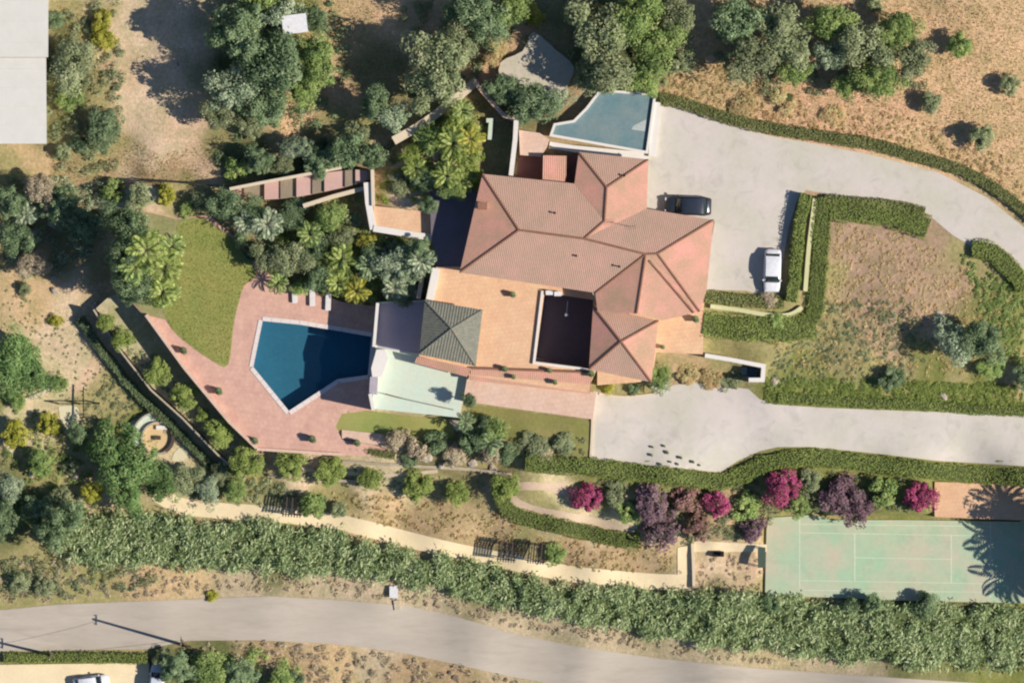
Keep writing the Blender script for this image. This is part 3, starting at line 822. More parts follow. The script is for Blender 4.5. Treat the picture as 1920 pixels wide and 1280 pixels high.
bp = N.new('ShaderNodeBump'); bp.inputs['Strength'].default_value = .8; bp.inputs['Distance'].default_value = .18
Lk.new(noise(3.5, 8, .8).outputs[0], bp.inputs['Height']); Lk.new(bp.outputs[0], b.inputs['Normal'])
me.materials.append(gm)
tag(link('ground', me), kind='structure')


# ================================================================== HOUSE
def roof_plane(parent, pts, m=M_ROOFT, pitch=.22, amp=.055, name='roof_plane'):
    """pts: (px, py, z); rows of barrel tiles running down the slope"""
    P = [Vector((X(p[0]), Y(p[1]), p[2])) for p in pts]
    n = Vector((0, 0, 0))
    for i in range(1, len(P) - 1): n += (P[i] - P[0]).cross(P[i + 1] - P[0])
    n.normalize()
    if n.z < 0: n = -n; P = P[::-1]
    u = Vector((0, 0, 1)).cross(n).normalized()
    v = n.cross(u).normalized()
    bm = bmesh.new()
    bm.faces.new([bm.verts.new(p) for p in P])
    us = [p.dot(u) for p in P]; vs = [p.dot(v) for p in P]
    k0 = math.floor(min(us) / (pitch / 2)); k1 = math.ceil(max(us) / (pitch / 2))
    for k in range(k0, k1 + 1):
        bmesh.ops.bisect_plane(bm, geom=bm.verts[:] + bm.edges[:] + bm.faces[:], dist=1e-5, plane_co=u * (k * pitch / 2), plane_no=u)
    for vt in bm.verts:
        t = vt.co.dot(u) / (pitch / 2); f = t - math.floor(t / 2) * 2
        vt.co += n * amp * (1 - abs(f - 1))
    bmesh.ops.triangulate(bm, faces=bm.faces)
    me = bpy.data.meshes.new(name); bm.to_mesh(me); bm.free(); me.materials.append(m)
    return link(name, me, parent)

def ridge(parent, a, q, m=M_RIDGE, r=.13):
    A = Vector((X(a[0]), Y(a[1]), a[2] + .06)); B = Vector((X(q[0]), Y(q[1]), q[2] + .06))
    b = MB(); b.tube([tuple(A), tuple(B)], r, 8); return b.build('ridge_cap', m, parent)

E0 = 3.3; R0_ = 4.75
house = empty('villa', (0, 0, 0), 'large villa with salmon clay hipped roofs between the pool and the upper driveway', 'house')
A=(905,327,E0); B=(862,511,E0); Cc=(973,432,R0_); D=(1095,448,R0_); Ee=(1210,477,R0_); F=(1116,549,E0)
G=(1077,345,E0); H=(1085,286,E0); I=(1215,300,E0); J=(1137,352,4.3); K=(1133,415,4.3); Lp=(1212,392,E0)
M=(1337,413,E0); N1=(1232,476,R0_-.02); O2=(1324,545,E0); O=(1311,584,E0); P_=(1193,588,4.5); Q=(1240,601,E0+.2)
for pl in ([A,Cc,B], [A,G,K,D,Cc], [H,J,K,G], [H,I,J], [J,I,Lp,K], [K,Lp,D], [Lp,M,N1,Ee,D], [M,O2,O,N1], [Ee,N1,O,Q,P_], [(1120,583,E0),F,Ee,P_], [B,Cc,D,Ee,F]):
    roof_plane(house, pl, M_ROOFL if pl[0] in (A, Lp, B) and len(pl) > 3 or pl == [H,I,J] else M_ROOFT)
for a, q in ((A,Cc),(B,Cc),(Cc,D),(D,Ee),(K,D),(J,K),(H,J),(I,J),(Ee,N1),(M,N1),(O,N1),(Ee,P_),(Ee,F),((Ee[0]+6,Ee[1]+12,E0+1.35),(1300,586,E0+.1))):
    ridge(house, a, q)
# lower south-east pyramid wing
e2 = 2.6; T=(1164,640,4.05); c1=(1112,574,e2); c2=(1234,601,e2); c3=(1221,716,e2); c4=(1104,692,e2)
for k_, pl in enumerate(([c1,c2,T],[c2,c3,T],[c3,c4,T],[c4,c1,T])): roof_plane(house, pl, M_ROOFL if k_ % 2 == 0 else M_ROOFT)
for c in (c1,c2,c3,c4): ridge(house, c, T)
def eave_slab(parent, pts, z):
    flat, tris = tess([[XY(p) for p in pts]])
    n = len(flat)
    V = [(x, y, z) for x, y in flat] + [(x, y, z - .12) for x, y in flat]
    Fc = [tuple(t) for t in tris] + [tuple(i + n for i in t[::-1]) for t in tris] + [(i, i + n, (i+1) % n + n, (i+1) % n) for i in range(n)]
    return link('eave', mesh('eave', V, Fc, M_CREAM), parent)
eave_slab(house, [p[:2] for p in (A,G,H,I,Lp,M,O2,O,Q,P_,(1120,583),F,B)], E0 - .03)
eave_slab(house, [p[:2] for p in (c1,c2,c3,c4)], e2 - .03)
def walls(parent, pts, z0, z1, m=M_CREAM):
    o = prism('wall', pts, z1, z0, m, m, parent=parent, zone=False); return o
W1 = [(914,338),(1086,352),(1093,296),(1206,309),(1204,399),(1326,421),(1303,577),(1232,592),(1126,576),(1106,542),(872,503)]
W2 = [(1122,585),(1224,608),(1212,705),(1114,683)]
walls(house, W1, -.6, E0 - .16); walls(house, W2, -3.4, e2 - .16)
gb = MB(); pa = [(X(1122), Y(582), E0-.1), (X(1193), Y(586), E0-.1), (X(1238), Y(599), E0-.1), (X(1193), Y(586), 4.4)]
gb.add(pa + [(x, y + .15, z) for x, y, z in pa], [(0,1,3),(1,2,3),(4,7,5),(5,7,6)]); gb.build('gable', M_CREAM, house)

def opening(parent, a, q, t, w, z0, z1, door=False, out=1):
    """framed window or door on the wall from a to q (map px) at fraction t; out = side"""
    A = Vector((*XY(a), 0)); B = Vector((*XY(q), 0)); d = (B - A).normalized(); n = Vector((-d.y, d.x, 0)) * out
    c = A + (B - A) * t + n * .02
    b = MB()
    for s in (-1, 1): b.bar(c + d * s * w / 2 + Vector((0, 0, z0)), c + d * s * w / 2 + Vector((0, 0, z1)), .09)
    b.bar(c - d * w / 2 + Vector((0, 0, z1)), c + d * w / 2 + Vector((0, 0, z1)), .09)
    b.bar(c - d * w / 2 + Vector((0, 0, z0)), c + d * w / 2 + Vector((0, 0, z0)), .09)
    if not door: b.bar(c + Vector((0, 0, z0)), c + Vector((0, 0, z1)), .05)
    p = MB(); p.bar(c - d * (w / 2 - .05) + Vector((0, 0, (z0 + z1) / 2)) + n * .0, c + d * (w / 2 - .05) + Vector((0, 0, (z0 + z1) / 2)), .04, z1 - z0 - .1)
    if door:
        dr = p.build('door', M_WOOD, parent); b.build('frame', M_WHITEM, dr)
        h = MB(); hp = c + d * (w / 2 - .15) + n * .08 + Vector((0, 0, z0 + 1)); h.bar(hp, hp + Vector((0, 0, .14)), .03); h.build('handle', M_METAL, dr)
    else:
        wn_ = b.build('window', M_WHITEM, parent); p.build('pane', M_GLASS, wn_)
for a, q, ts in (((872,503),(1106,542),(.12,.3,.5,.68,.86)), ((914,338),(872,503),(.3,.7)), ((1326,421),(1303,577),(.2,.5,.8)), ((1206,309),(1204,399),(.35,.75)), ((1204,399),(1326,421),(.3,.7)), ((914,338),(1086,352),(.2,.5))):
    cen = Vector((*XY((1100,460)), 0)); A_ = Vector((*XY(a), 0)); B_ = Vector((*XY(q), 0)); dd = (B_ - A_).normalized(); nn_ = Vector((-dd.y, dd.x, 0))
    out = 1 if nn_.dot((A_ + B_) / 2 - cen) > 0 else -1
    for j, t in enumerate(ts): opening(house, a, q, t, 1.3, .9, 2.3, False, out)
opening(house, (1326,421), (1303,577), .35, 1.1, .05, 2.2, True, 1 if True else -1)
opening(house, (872,503), (1106,542), .4, 1.8, .05, 2.25, True, -1)
ch = MB(); x, y = XY((905,387)); ch.box(x-.45, x+.45, y-.35, y+.35, 3.4, 5.3); chn = ch.build('chimney', M_CREAM, house)
ch = MB(); ch.box(x-.55, x+.55, y-.45, y+.45, 5.3, 5.42); ch.build('cap', M_RIDGE, chn)
for px, py, z, h in ((1040,400,4.2,.5),(1160,500,4.3,.6),(1170,330,3.9,.5),(1080,480,4.2,.4)):
    v_ = MB(); x, y = XY((px, py)); v_.tube([(x, y, z - .6), (x, y, z + h)], .08, 8); vp = v_.build('vent_pipe', M_METAL, house)
    v_ = MB(); v_.tube([(x, y, z + h), (x, y, z + h + .1)], [.16, .03], 8); v_.build('cowl', M_METAL, vp)
av = MB(); x, y = XY((1180,425)); av.tube([(x, y, 4.0), (x, y, 6.4)], .03, 6); av.bar((x-.7, y, 6.3), (x+.7, y, 6.3), .03)
for k in range(6): av.bar((x-.6+.24*k, y-.35, 6.3), (x-.6+.24*k, y+.35, 6.3), .02)
av.build('aerial', M_METAL, house)

# annex with a small tan roof in the north court
ax = empty('annex', (0, 0, 0), 'small annex with a tan tiled roof in the maroon court north of the villa', 'annex')
walls(ax, [(1022,296),(1058,297),(1057,338),(1021,337)], -.3, 2.2)
roof_plane(ax, [(1018,292,2.55),(1062,293,2.55),(1061,342,2.3),(1017,341,2.3)])
cw = wall_mesh('court_wall', [(968,226),(966,262),(958,331)], .55, 1.9, -3.5, M_WHITE); tag(cw, 'tall white wall running north from the villa roof beside the dark yard', 'wall')
cw = wall_mesh('court_wall', [(888,152),(915,184),(944,216),(966,226)], .5, 1.0, -3.5, M_PINKT); tag(cw, 'pinkish wall slanting from the dark tree to the tall white court wall', 'wall')
cw = wall_mesh('court_wall', [(912,226),(921,226),(918,262)], .5, -.2, -3, M_PALE); tag(cw, 'short pale hooked wall west of the dark yard', 'wall')
cw = wall_mesh('court_wall', [(1030,272),(1075,279),(1215,293)], .8, .5, -.6, M_WHITE); tag(cw, 'white wall between the teal terrace and the villa roof', 'wall')
gw = wall_mesh('garden_wall', open_smooth([(738,264),(790,234),(836,200),(866,176),(895,150)]), 1.0, .1, -4, M_CREAM); tag(gw, 'broad cream garden wall climbing diagonally to the stone platform', 'wall')
st = prism('pink_roof_terrace', [(973,244),(1012,250),(1030,262),(1026,276),(1014,294),(975,291)], 1.1, -.6, M_PINKT, M_CREAM, zone=False); tag(st, 'small salmon roof terrace north of the maroon court', 'terrace')
# teal roof terrace
tt = empty('teal_terrace', (0, 0, 0), 'teal surfaced flat roof with white parapets north of the villa', 'flat roof building')
TP = [(1126,170),(1228,178),(1213,286),(1033,254),(1040,234),(1076,228),(1100,204)]
prism('roof_deck', TP, .75, -1.2, M_TEAL, M_WHITE, parent=tt, zone=True)
wall_mesh('parapet', TP, .3, 1.12, .2, M_WHITE, closed=True, parent=tt)
wall_mesh('parapet', [(1232,192),(1222,294)], .8, .95, -.5, M_WHITE, parent=tt)
pt = drape('roof_patch', [(1188,236),(1212,224),(1210,247),(1184,243)], 0, mat('pale_patch', (196, 204, 200)), flat=.755, parent=tt)

# courtyard parapets, loggia roof, pavilion
pp = wall_mesh('parapet_wall', [(1017,545),(1001,680),(1108,693)], .28, .35, -3, M_WHITE); tag(pp, 'low white parapet round the sunken dark court', 'parapet')
pp = wall_mesh('parapet_wall', [(818,503),(806,562)], .9, .7, -2, M_WHITE); tag(pp, 'thick white wall at the north-west corner of the peach patio', 'wall')
pp = wall_mesh('parapet_wall', [(794,506),(784,560)], .5, -.6, -4, M_PINKT); tag(pp, 'narrow pink wall beside the trees west of the patio', 'wall')
lg = empty('loggia', (0, 0, 0), 'long low tiled loggia roof along the south edge of the peach patio', 'loggia')
roof_plane(lg, [(884,690,.32),(1110,698,.32),(1106,738,-.3),(878,712,-.3)], M_ROOFT)
ridge(lg, (884,690,.3), (1110,698,.3))
walls(lg, [(888,694),(1104,702),(1102,728),(884,704)], -1.4, -.32)
pv = empty('pavilion', (0, 0, 0), 'poolside pavilion with a grey green pyramid roof', 'pavilion')
q1=(797,563,3.0); q2=(905,581,3.0); q3=(892,686,3.0); q4=(786,664,3.0); QT=(847,616,4.6)
for pl in ([q1,q2,QT],[q2,q3,QT],[q3,q4,QT],[q4,q1,QT]): roof_plane(pv, pl, M_GREY, .34, .06)
for c in (q1,q2,q3,q4): ridge(pv, c, QT, M_GREY, .09)
eave_slab(pv, [c[:2] for c in (q1,q2,q3,q4)], 2.97)
for px, py in ((803,570),(897,586),(885,680),(793,660),(798,616),(839,670)):
    b = MB(); x, y = XY((px, py)); b.box(x-.16, x+.16, y-.16, y+.16, 0, 2.87); b.build('column', M_CREAM, pv)
b = MB(); b.add([(*XY((797,568)),0),(*XY((789,663)),0),(*XY((789,663)),2.3),(*XY((797,568)),2.3)], [(0,1,2,3)]); 
wall_mesh('back_wall', [(799,572),(790,662)], .25, 2.8, 0, M_CREAM, parent=pv)
sk = empty('tiled_canopy', (0, 0, 0), 'sloping brown tiled canopy below the pavilion beside the pale terrace', 'canopy')
roof_plane(sk, [(783,668,.55),(884,690,.55),(876,706,-.1),(776,680,-.1)], M_ROOFT)
walls(sk, [(790,673),(876,692),(872,699),(786,678)], -2, -.2)
g = wall_mesh('terrace_wall', [(708,568),(701,650)], .35, -.3, -5.2, M_WHITE); tag(g, 'white retaining wall between the pool deck and the shaded terrace', 'wall')  # wall raised above the terrace so its shadow reaches across the pool
g = wall_mesh('terrace_wall', [(694,738),(700,768)], .4, .2, -5.2, M_WHITE); tag(g, 'white retaining wall at the south-west corner of the pale terrace', 'wall')  # top lifted to extend the shadow over the deck's south end
drape('shaded_paving', [(708,569),(799,565),(787,663),(730,655),(708,652)], 0, mat('shade_tinted_paving', (186, 178, 190), var=.08), flat=-1.994)['kind'] = 'structure'  # lilac overlay paints the pavilion's shade into the floor colour
# railing round the pale terrace
rl = empty('terrace_railing', (0, 0, -2), 'dark thin railing along the south edge of the pale terrace', 'railing')
rp_ = [XY(p) for p in open_smooth([(722,738),(760,748),(800,757),(850,768)], 4)]
b = MB(); b.tube([(x, y, 1.0) for x, y in rp_], .045, 6); b.build('handrail', M_METAL, rl)
for x, y in rp_:
    b = MB(); b.tube([(x, y, 0), (x, y, 1.0)], .03, 6); b.build('baluster', M_METAL, rl)
# wall block and ledge west of the pale terrace, raised to shade the pool
pw = prism('terrace_wall', [(706,655),(722,655),(728,672),(716,706),(698,706),(696,690)], .1, -2.2, M_WHITE, M_WHITE, zone=False); tag(pw, 'tall white wall block at the north-west corner of the pale terrace', 'wall')
hb = prism('plunge_tub', [(694,706),(709,706),(707,740),(692,738)], -.2, -5, mat('lilac_plaster', (190, 182, 190)), M_WHITE, zone=False); tag(hb, 'small grey box ledge on the west edge of the pale terrace', 'ledge')

# walkway of alternating slabs west of the villa
wk = empty('slab_walkway', (*XY((560,350)), -3), 'stepped walkway of pink and grey slabs leading west from the villa garden', 'walkway')
top = open_smooth([(424,352),(480,346),(540,335),(600,325),(660,318),(698,320)], 8); bot = open_smooth([(424,374),(480,374),(540,371),(600,361),(660,347),(700,334)], 8)
M_SP = mat('pink_slab', (214, 178, 166), var=.1); M_SG = mat('grey_slab', (160, 146, 124), var=.16, fine=3)
cuts = [0, 5, 10, 14, 18, 22, 25, 30, 33, 37, 40]
for k in range(len(cuts) - 1):
    a, q = cuts[k], cuts[k + 1]
    z = -4.3 + 3.0 * (a / 40)
    pts = [top[a], top[q], bot[q], bot[a]]
    o = prism('slab', [(p[0] , p[1]) for p in pts], z + (.1 if k % 2 == 0 else 0), z - 2.4, M_SP if k % 2 == 0 else M_SG, M_CREAM, zone=True, parent=wk)
    o.location = (-wk.location[0], -wk.location[1], 3)
g = wall_mesh('garden_wall', [(568,386),(625,368),(686,352)], .5, -1.9, -4.9, M_CREAM); tag(g, 'cream wall on the south side of the slab walkway', 'wall')
g = wall_mesh('garden_wall', [(688,342),(691,380),(700,430)], .8, -.9, -4.9, M_WHITE); tag(g, 'white wall descending from the slab walkway to the peach landing', 'wall')
g = wall_mesh('garden_wall', [(700,428),(750,436),(812,446)], .75, -.8, -4.9, M_WHITE); tag(g, 'white wall on the south side of the peach landing', 'wall')
g = wall_mesh('garden_wall', [(430,354),(486,343),(556,330),(640,314)], .35, -1.6, -5, M_CREAM); tag(g, 'thin cream kerb wall on the north side of the slab walkway', 'wall')
g = wall_mesh('garden_wall', [(698,318),(700,386)], .4, -.6, -4, M_CREAM); tag(g, 'cream wall at the east end of the slab walkway', 'wall')

# walls round the pool terrace
g = wall_mesh('pool_parapet', [(272,590),(344,689),(428,790),(480,840)], .4, -4.15, -5.4, M_PINKT); tag(g, 'pink parapet along the west edge of the pool terrace', 'parapet')
g = wall_mesh('pool_parapet', [(480,842),(600,850),(640,852)], .35, -4.7, -5.4, M_PINKT); tag(g, 'pink parapet along the south edge of the pool terrace', 'parapet')
for pts, lab in (([(500,892),(600,900),(700,906)], 'low pale terrace wall under the small round trees'), ([(640,866),(730,872),(880,880),(960,890)], 'low pale terrace wall below the rockery')):
    zz = [float(height(*XY(p))[0]) for p in pts]
    g = wall_mesh('terrace_wall', pts, .35, [z + .35 for z in zz], [z - .5 for z in zz], M_STONEW); tag(g, lab, 'wall')
zz = [(172,580),(218,652),(280,731),(340,785),(406,853),(456,896)]
g = wall_mesh('terrace_wall', zz, .2, -6.35, -9.6, M_STONEW); tag(g, 'stone retaining wall of the lower terrace west of the pool', 'wall')

# east court wall and pit
g = wall_mesh('garden_wall', [(1322,666),(1370,674),(1432,686),(1430,712),(1404,712)], .5, -.2, -3.5, M_WHITE); tag(g, 'white wall with a hooked end above the lower driveway', 'wall')
g = prism('cellar_door', [(1390,688),(1420,690),(1420,706),(1390,704)], -1.6, -3.3, M_GLASS, M_GLASS, zone=False); tag(g, 'dark cellar hatch inside the hooked white wall', 'hatch')
def kerb(pts, w, h, lab, m=M_STONEW, nm='kerb'):
    pp = open_smooth(pts, 4); z = height(*np.array([XY(p) for p in pp]).T)
    g = wall_mesh(nm, pp, w, list(z + h), list(z - .3), m); return tag(g, lab, 'kerb')
M_KERB = mat('yellowish_kerb', (222, 220, 168), var=.1)
kerb([(1528,372),(1522,420),(1516,470),(1510,546)], .5, .55, 'pale yellow stone edging inside the tall hedge beside the white car', M_KERB)
kerb([(1332,574),(1380,580),(1440,590),(1480,590),(1504,576)], .5, .5, 'pale yellow stone edging south of the white car', M_KERB)
kerb([(1548,378),(1580,384)], .5, .4, 'short pale stone edging at the hedge corner by the driveway', M_KERB)
kerb([(1112,740),(1111,800),(1108,858)], .3, .25, 'cream kerb between the garden lawn and the lower driveway', M_CREAM)
kerb([(560,880),(640,886),(720,892),(820,884)], .4, .15, 'pale gravel kerb above the row of small round trees', M_CREAM)
kerb([(1300,1020),(1302,1060),(1303,1104)], .35, .6, 'cream kerb at the east end of the sand path', M_CREAM)
kerb([(1124,738),(1170,744),(1232,738)], .25, .2, 'cream kerb at the foot of the pyramid roofed wing', M_CREAM)
kerb([(20,760),(60,744),(96,726)], .5, .2, 'cream kerb beside the bright clipped bush at the left edge', M_CREAM)
kerb([(0,828),(20,850)], .5, .2, 'short cream kerb at the left edge below the round bushes', M_CREAM)

# white industrial building, top left
wb = empty('warehouse', (*XY((40,130)), -6.6), 'white flat roofed warehouse cut by the left edge of the photo', 'building')
def rel(o, e): o.location = (-e.location[0], -e.location[1], -e.location[2]); return o
M_WR = mat('white_sheet_roof', (228, 226, 216), var=.03, big=.1, fine=.8, second=(220, 218, 206), rough=.7)
rel(prism('wall', [(-300,-80),(84,-80),(84,104),(-300,104)], -2.2, -8, M_WHITE, M_WHITE, parent=wb, zone=False), wb)
rel(prism('roof', [(-310,-90),(90,-90),(89,107),(-310,107)], -1.95, -2.2, M_WR, M_WHITE, parent=wb, zone=False), wb)
rel(prism('wall', [(-300,104),(80,104),(80,264),(-300,264)], -2.7, -8.5, M_WHITE, M_WHITE, parent=wb, zone=False), wb)
rel(prism('roof', [(-310,107.5),(85,107.5),(86,269),(-310,269)], -2.45, -2.7, M_WR, M_WHITE, parent=wb, zone=False), wb)
for py in (-40, 0, 40, 80, 130, 165, 200, 235):
    rel(wall_mesh('roof_seam', [(-300, py), (84, py)], .08, -1.91 if py < 104 else -2.41, -2.0 if py < 104 else -2.5, M_WR, parent=wb), wb)
# small shed in the trees
sh = empty('shed', (*XY((553,46)), -3.6), 'small white roofed shed among the dark trees at the top', 'shed')
b = MB(); b.box(-1.2, 1.2, -.9, .9, 0, 5.2); b.build('wall', M_WHITE, sh); sh.rotation_euler[2] = .12
b = MB(); b.add([(-1.45,-1.1,5.2),(1.45,-1.1,5.2),(1.45,1.1,5.5),(-1.45,1.1,5.5),(-1.45,-1.1,5.3),(1.45,-1.1,5.3),(1.45,1.1,5.6),(-1.45,1.1,5.6)],[(0,3,2,1),(4,5,6,7),(0,1,5,4),(1,2,6,5),(2,3,7,6),(3,0,4,7)]); b.build('roof', M_WHITEM, sh)

# curved stone seat
cs = empty('stone_circle', (*XY((292,822)), -9.1), 'sunken round stone seating circle beside the big green tree', 'seating circle')
def ring(r0, r1, z0, z1, a0, a1, n=24):
    b = MB()
    for i in range(n):
        t0 = a0 + (a1 - a0) * i / n; t1 = a0 + (a1 - a0) * (i + 1) / n
        q = [(r0, t0), (r1, t0), (r1, t1), (r0, t1)]
        V = [(r * math.cos(t), r * math.sin(t), z) for z in (z0, z1) for r, t in q]
        b.add(V, [(0,3,2,1),(4,5,6,7),(0,1,5,4),(1,2,6,5),(2,3,7,6),(3,0,4,7)])
    return b
M_TAN = mat('golden_stone', (228, 200, 150), var=.1)
ring(.01, 1.75, 0, .18, 0, 6.283).build('floor', M_TAN, cs)
ring(1.75, 1.95, 0, .75, math.radians(70), math.radians(300)).build('inner_wall', M_ROCK, cs)
ring(2.0, 2.9, 0, .35, math.radians(80), math.radians(205)).build('step', M_PALE, cs)
ring(2.9, 3.1, 0, .85, math.radians(80), math.radians(205)).build('outer_wall', M_ROCK, cs)
ring(1.6, 2.0, 0, .6, math.radians(-75), math.radians(25)).build('bench', M_WOOD, cs)
b = MB(); b.box(-.5, .35, -.2, .25, .18, .5); b.build('table', M_WOOD, cs)
b = MB(); b.box(-.2, 1.1, 1.0, 1.5, 0, .5); b.build('seat', M_WHITE, cs)
struct(drape('seat_apron', [(228,800),(272,772),(284,790),(262,836),(240,826)], .05, mat('cream_flags', (232, 224, 186), var=.08)))
struct(drape('seat_apron', [(322,850),(346,826),(360,846),(336,868),(318,864)], .05, MATS['cream_flags']))
struct(drape('cream_path', open_smooth([(104,762),(140,764),(140,802),(118,812),(108,790)]), .05, MATS['cream_flags']))

# ------------------------------------------------------------------ cars
def car(px, py, rz, paint, label, z=None, s=1.0):
    x, y = XY((px, py)); z = (zone_z(x, y) + .05) if z is None else z
    e = empty('car', (x, y, z), label, 'car', None, rz); e.scale = (s,) * 3
    L = 4.4
    # body loft along x: (x, half width, bottom, top)
    st = [(-2.2,.62,.42,.62),(-2.12,.78,.3,.78),(-1.8,.86,.25,.92),(-1.2,.89,.22,.96),(0,.9,.22,.97),(1.0,.89,.22,.95),(1.6,.86,.24,.86),(2.0,.8,.28,.74),(2.17,.66,.36,.6),(2.2,.55,.42,.55)]
    V = []; F = []
    for X_, w, b0, t in st:
        V += [(X_,-w*.94,b0),(X_,-w,(b0+t)/2),(X_,-w*.93,t-.04),(X_,-w*.6,t),(X_,0,t+.02),(X_,w*.6,t),(X_,w*.93,t-.04),(X_,w,(b0+t)/2),(X_,w*.94,b0)]
    for i in range(len(st) - 1):
        for k in range(9):
            F.append((i*9+k, (i+1)*9+k, (i+1)*9+(k+1)%9, i*9+(k+1)%9))
    F += [tuple(range(9)), tuple((len(st)-1)*9+k for k in range(8,-1,-1))]
    link('body', mesh('body', V, F, paint, True), e)
    # cabin glass and roof
    cb = [(-1.75,.72,.93),(-1.35,.70,1.28),(-.9,.64,1.43),(0,.63,1.47),(.5,.63,1.42),(1.25,.74,.94)]
    V = []; F = []
    for X_, w, t in cb: V += [(X_,-max(w,.0)-.08*(1.47-t),.9),(X_,-w*.97,t-.03),(X_,0,t),(X_,w*.97,t-.03),(X_,w+.08*(1.47-t),.9)]
    for i in range(len(cb) - 1):
        for k in range(4): F.append((i*5+k, (i+1)*5+k, (i+1)*5+k+1, i*5+k+1))
    F += [(0,1,2,3,4), tuple((len(cb)-1)*5+k for k in (4,3,2,1,0))]
    link('windows', mesh('windows', V, F, M_GLASS, True), e)
    V = []; F = []
    rf = [(-1.45,.74,1.27),(-.9,.7,1.46),(0,.69,1.5),(.45,.69,1.45),(.62,.67,1.385)]
    for X_, w, t in rf: V += [(X_,-w,t-.03),(X_,-w*.5,t+.01),(X_,w*.5,t+.01),(X_,w,t-.03)]
    for i in range(len(rf) - 1):
        for k in range(3): F.append((i*4+k, (i+1)*4+k, (i+1)*4+k+1, i*4+k+1))
    link('roof', mesh('roof', V, F, paint, True), e)
    for sx in (-1.35, 1.35):
        for sy in (-.8, .8):
            b = MB(); b.tube([(sx, sy-.1, .32), (sx, sy+.1, .32)], .32, 16); w = b.build('wheel', M_TYRE, e)
            b = MB(); b.tube([(sx, sy-.105 if sy < 0 else sy+.08, .32), (sx, sy-.08 if sy < 0 else sy+.105, .32)], .2, 12); b.build('rim', M_RIM, w)
    for sy in (-.58, .58):
        b = MB(); b.box(2.08, 2.19, sy-.14, sy+.14, .55, .66); b.build('headlight', M_WHITEM, e)
        b = MB(); b.box(-2.19, -2.08, sy-.13, sy+.13, .6, .74); b.build('tail_lamp', M_RED, e)
        b = MB(); s_ = 1 if sy > 0 else -1; b.box(.95, 1.1, s_*.9 - .08, s_*.9 + .08, .92, 1.04); b.build('mirror', paint, e)
    return e
car(1290, 386, math.radians(178), M_BLACKP, 'black car parked against the north side of the villa roof', s=1.24)
car(1448, 507, math.radians(-92), M_WHITEP, 'white car parked between the pale driveway and the tall hedge', s=1.14)
car(166, 1285, math.radians(8), M_WHITEP, 'white car at the bottom edge on the lower patio beside the hedge')
car(290, 1284, math.radians(85), plain('silver_paint', (226, 230, 240), .25), 'silver white car at the bottom edge next to the roadside trees')

# ------------------------------------------------------------------ pool furniture and pots
def lounger(px, py, rz, label):
    x, y = XY((px, py)); e = empty('sun_lounger', (x, y, zone_z(x, y) + .005), label, 'sun lounger', 'sun loungers north of the pool', rz)
    b = MB()
    for s in (-.3, .3): b.box(-.95, .95, s-.03, s+.03, .26, .32)
    for s in (-.95, .95): b.box(s-.03, s+.03, -.3, .3, .26, .32)
    b.build('frame', M_WHITEM, e)
    b = MB(); b.box(-.92, .4, -.29, .29, .32, .42); b.build('mattress', M_CLOTH, e)
    b = MB(); b.add([(.4,-.29,.32),(.98,-.29,.72),(.98,.29,.72),(.4,.29,.32),(.36,-.29,.42),(.92,-.29,.8),(.92,.29,.8),(.36,.29,.42)], [(0,3,2,1),(4,5,6,7),(0,1,5,4),(1,2,6,5),(2,3,7,6),(3,0,4,7)]); b.build('backrest', M_CLOTH, e)
    for sx in (-.85, .75):
        for sy in (-.28, .28):
            b = MB(); b.box(sx-.03, sx+.03, sy-.03, sy+.03, 0, .27); b.build('leg', M_METAL, e)
lounger(551, 552, math.radians(93), 'white sun lounger nearest the lawn, westernmost of three north of the pool')
lounger(584, 558, math.radians(91), 'white sun lounger between the other two north of the pool')
lounger(614, 566, math.radians(88), 'white sun lounger nearest the shaded terrace, easternmost of three north of the pool')

def pot(px, py, r, h, label, z=None):
    x, y = XY((px, py)); e = empty('planter', (x, y, zone_z(x, y) if z is None else z), label, 'planter')
    b = MB(); b.tube([(0,0,0),(0,0,h*.7),(0,0,h)], [r*.6, r*.95, r], 12); b.build('pot', M_POT, e)
    R0, H0, cr, tr, co = proto('bush_dark', 0)
    o = bpy.data.objects.new('foliage', cr); C.objects.link(o); o.parent = e; o.location = (0, 0, h * .9); o.scale = (r*1.25/1.6,) * 3
for a in ((342,657,.42,.8,'dark potted shrub on the pink parapet beside the lawn tip'),(408,733,.45,.8,'dark potted shrub at the west parapet beside the pool'),(476,826,.4,.8,'dark potted shrub at the south-west corner of the pool terrace'),
          (584,823,.45,.9,'dark potted shrub south of the pool point'),(668,830,.4,.8,'dark potted shrub on the strip of paving below the striplike lawn'),
          (961,552,.36,.7,'dark potted shrub against the villa on the peach patio'),(946,691,.35,.7,'potted shrub at the west end of the loggia roof'),
          (1030,694,.3,.7,'potted shrub in the middle of the loggia roof edge'),(1040,716,.3,.7,'potted shrub on the slope of the loggia roof'),(962,706,.28,.7,'small potted shrub below the west end of the loggia'),
          (1108,700,.4,1.0,'potted shrub between the loggia and the pyramid roofed wing'),(1304,598,.4,.8,'potted shrub at the east corner of the villa'),(1242,650,.25,.5,'tiny potted plant on the east forecourt'),
          (1224,838,0.140,0.270,'first small pot on the lower driveway edge'),(1222,853,0.175,0.210,'wide low pot on the lower driveway edge left of the pot cluster'),(1246,836,0.154,0.240,'purple grey pot on the lower driveway north of the pot cluster'),
          (1251,848,0.210,0.180,'broad low pot in the middle of the pot cluster on the lower driveway'),(1239,870,0.140,0.240,'small pot nearest the hedge in the driveway pot cluster'),(1258,866,0.126,0.240,'small pot second from the hedge corner in the driveway pot cluster'),
          (1277,858,0.175,0.360,'tall pot at the east end of the driveway pot cluster'),(1271,870,0.154,0.180,'low pot beside the tall pot on the lower driveway'),(1300,866,0.175,0.300,'lone pot between the pot cluster and the hedge curve'),
          (1312,872,0.140,0.180,'tiny pot beside the lone pot near the hedge curve')):
    pot(*a)
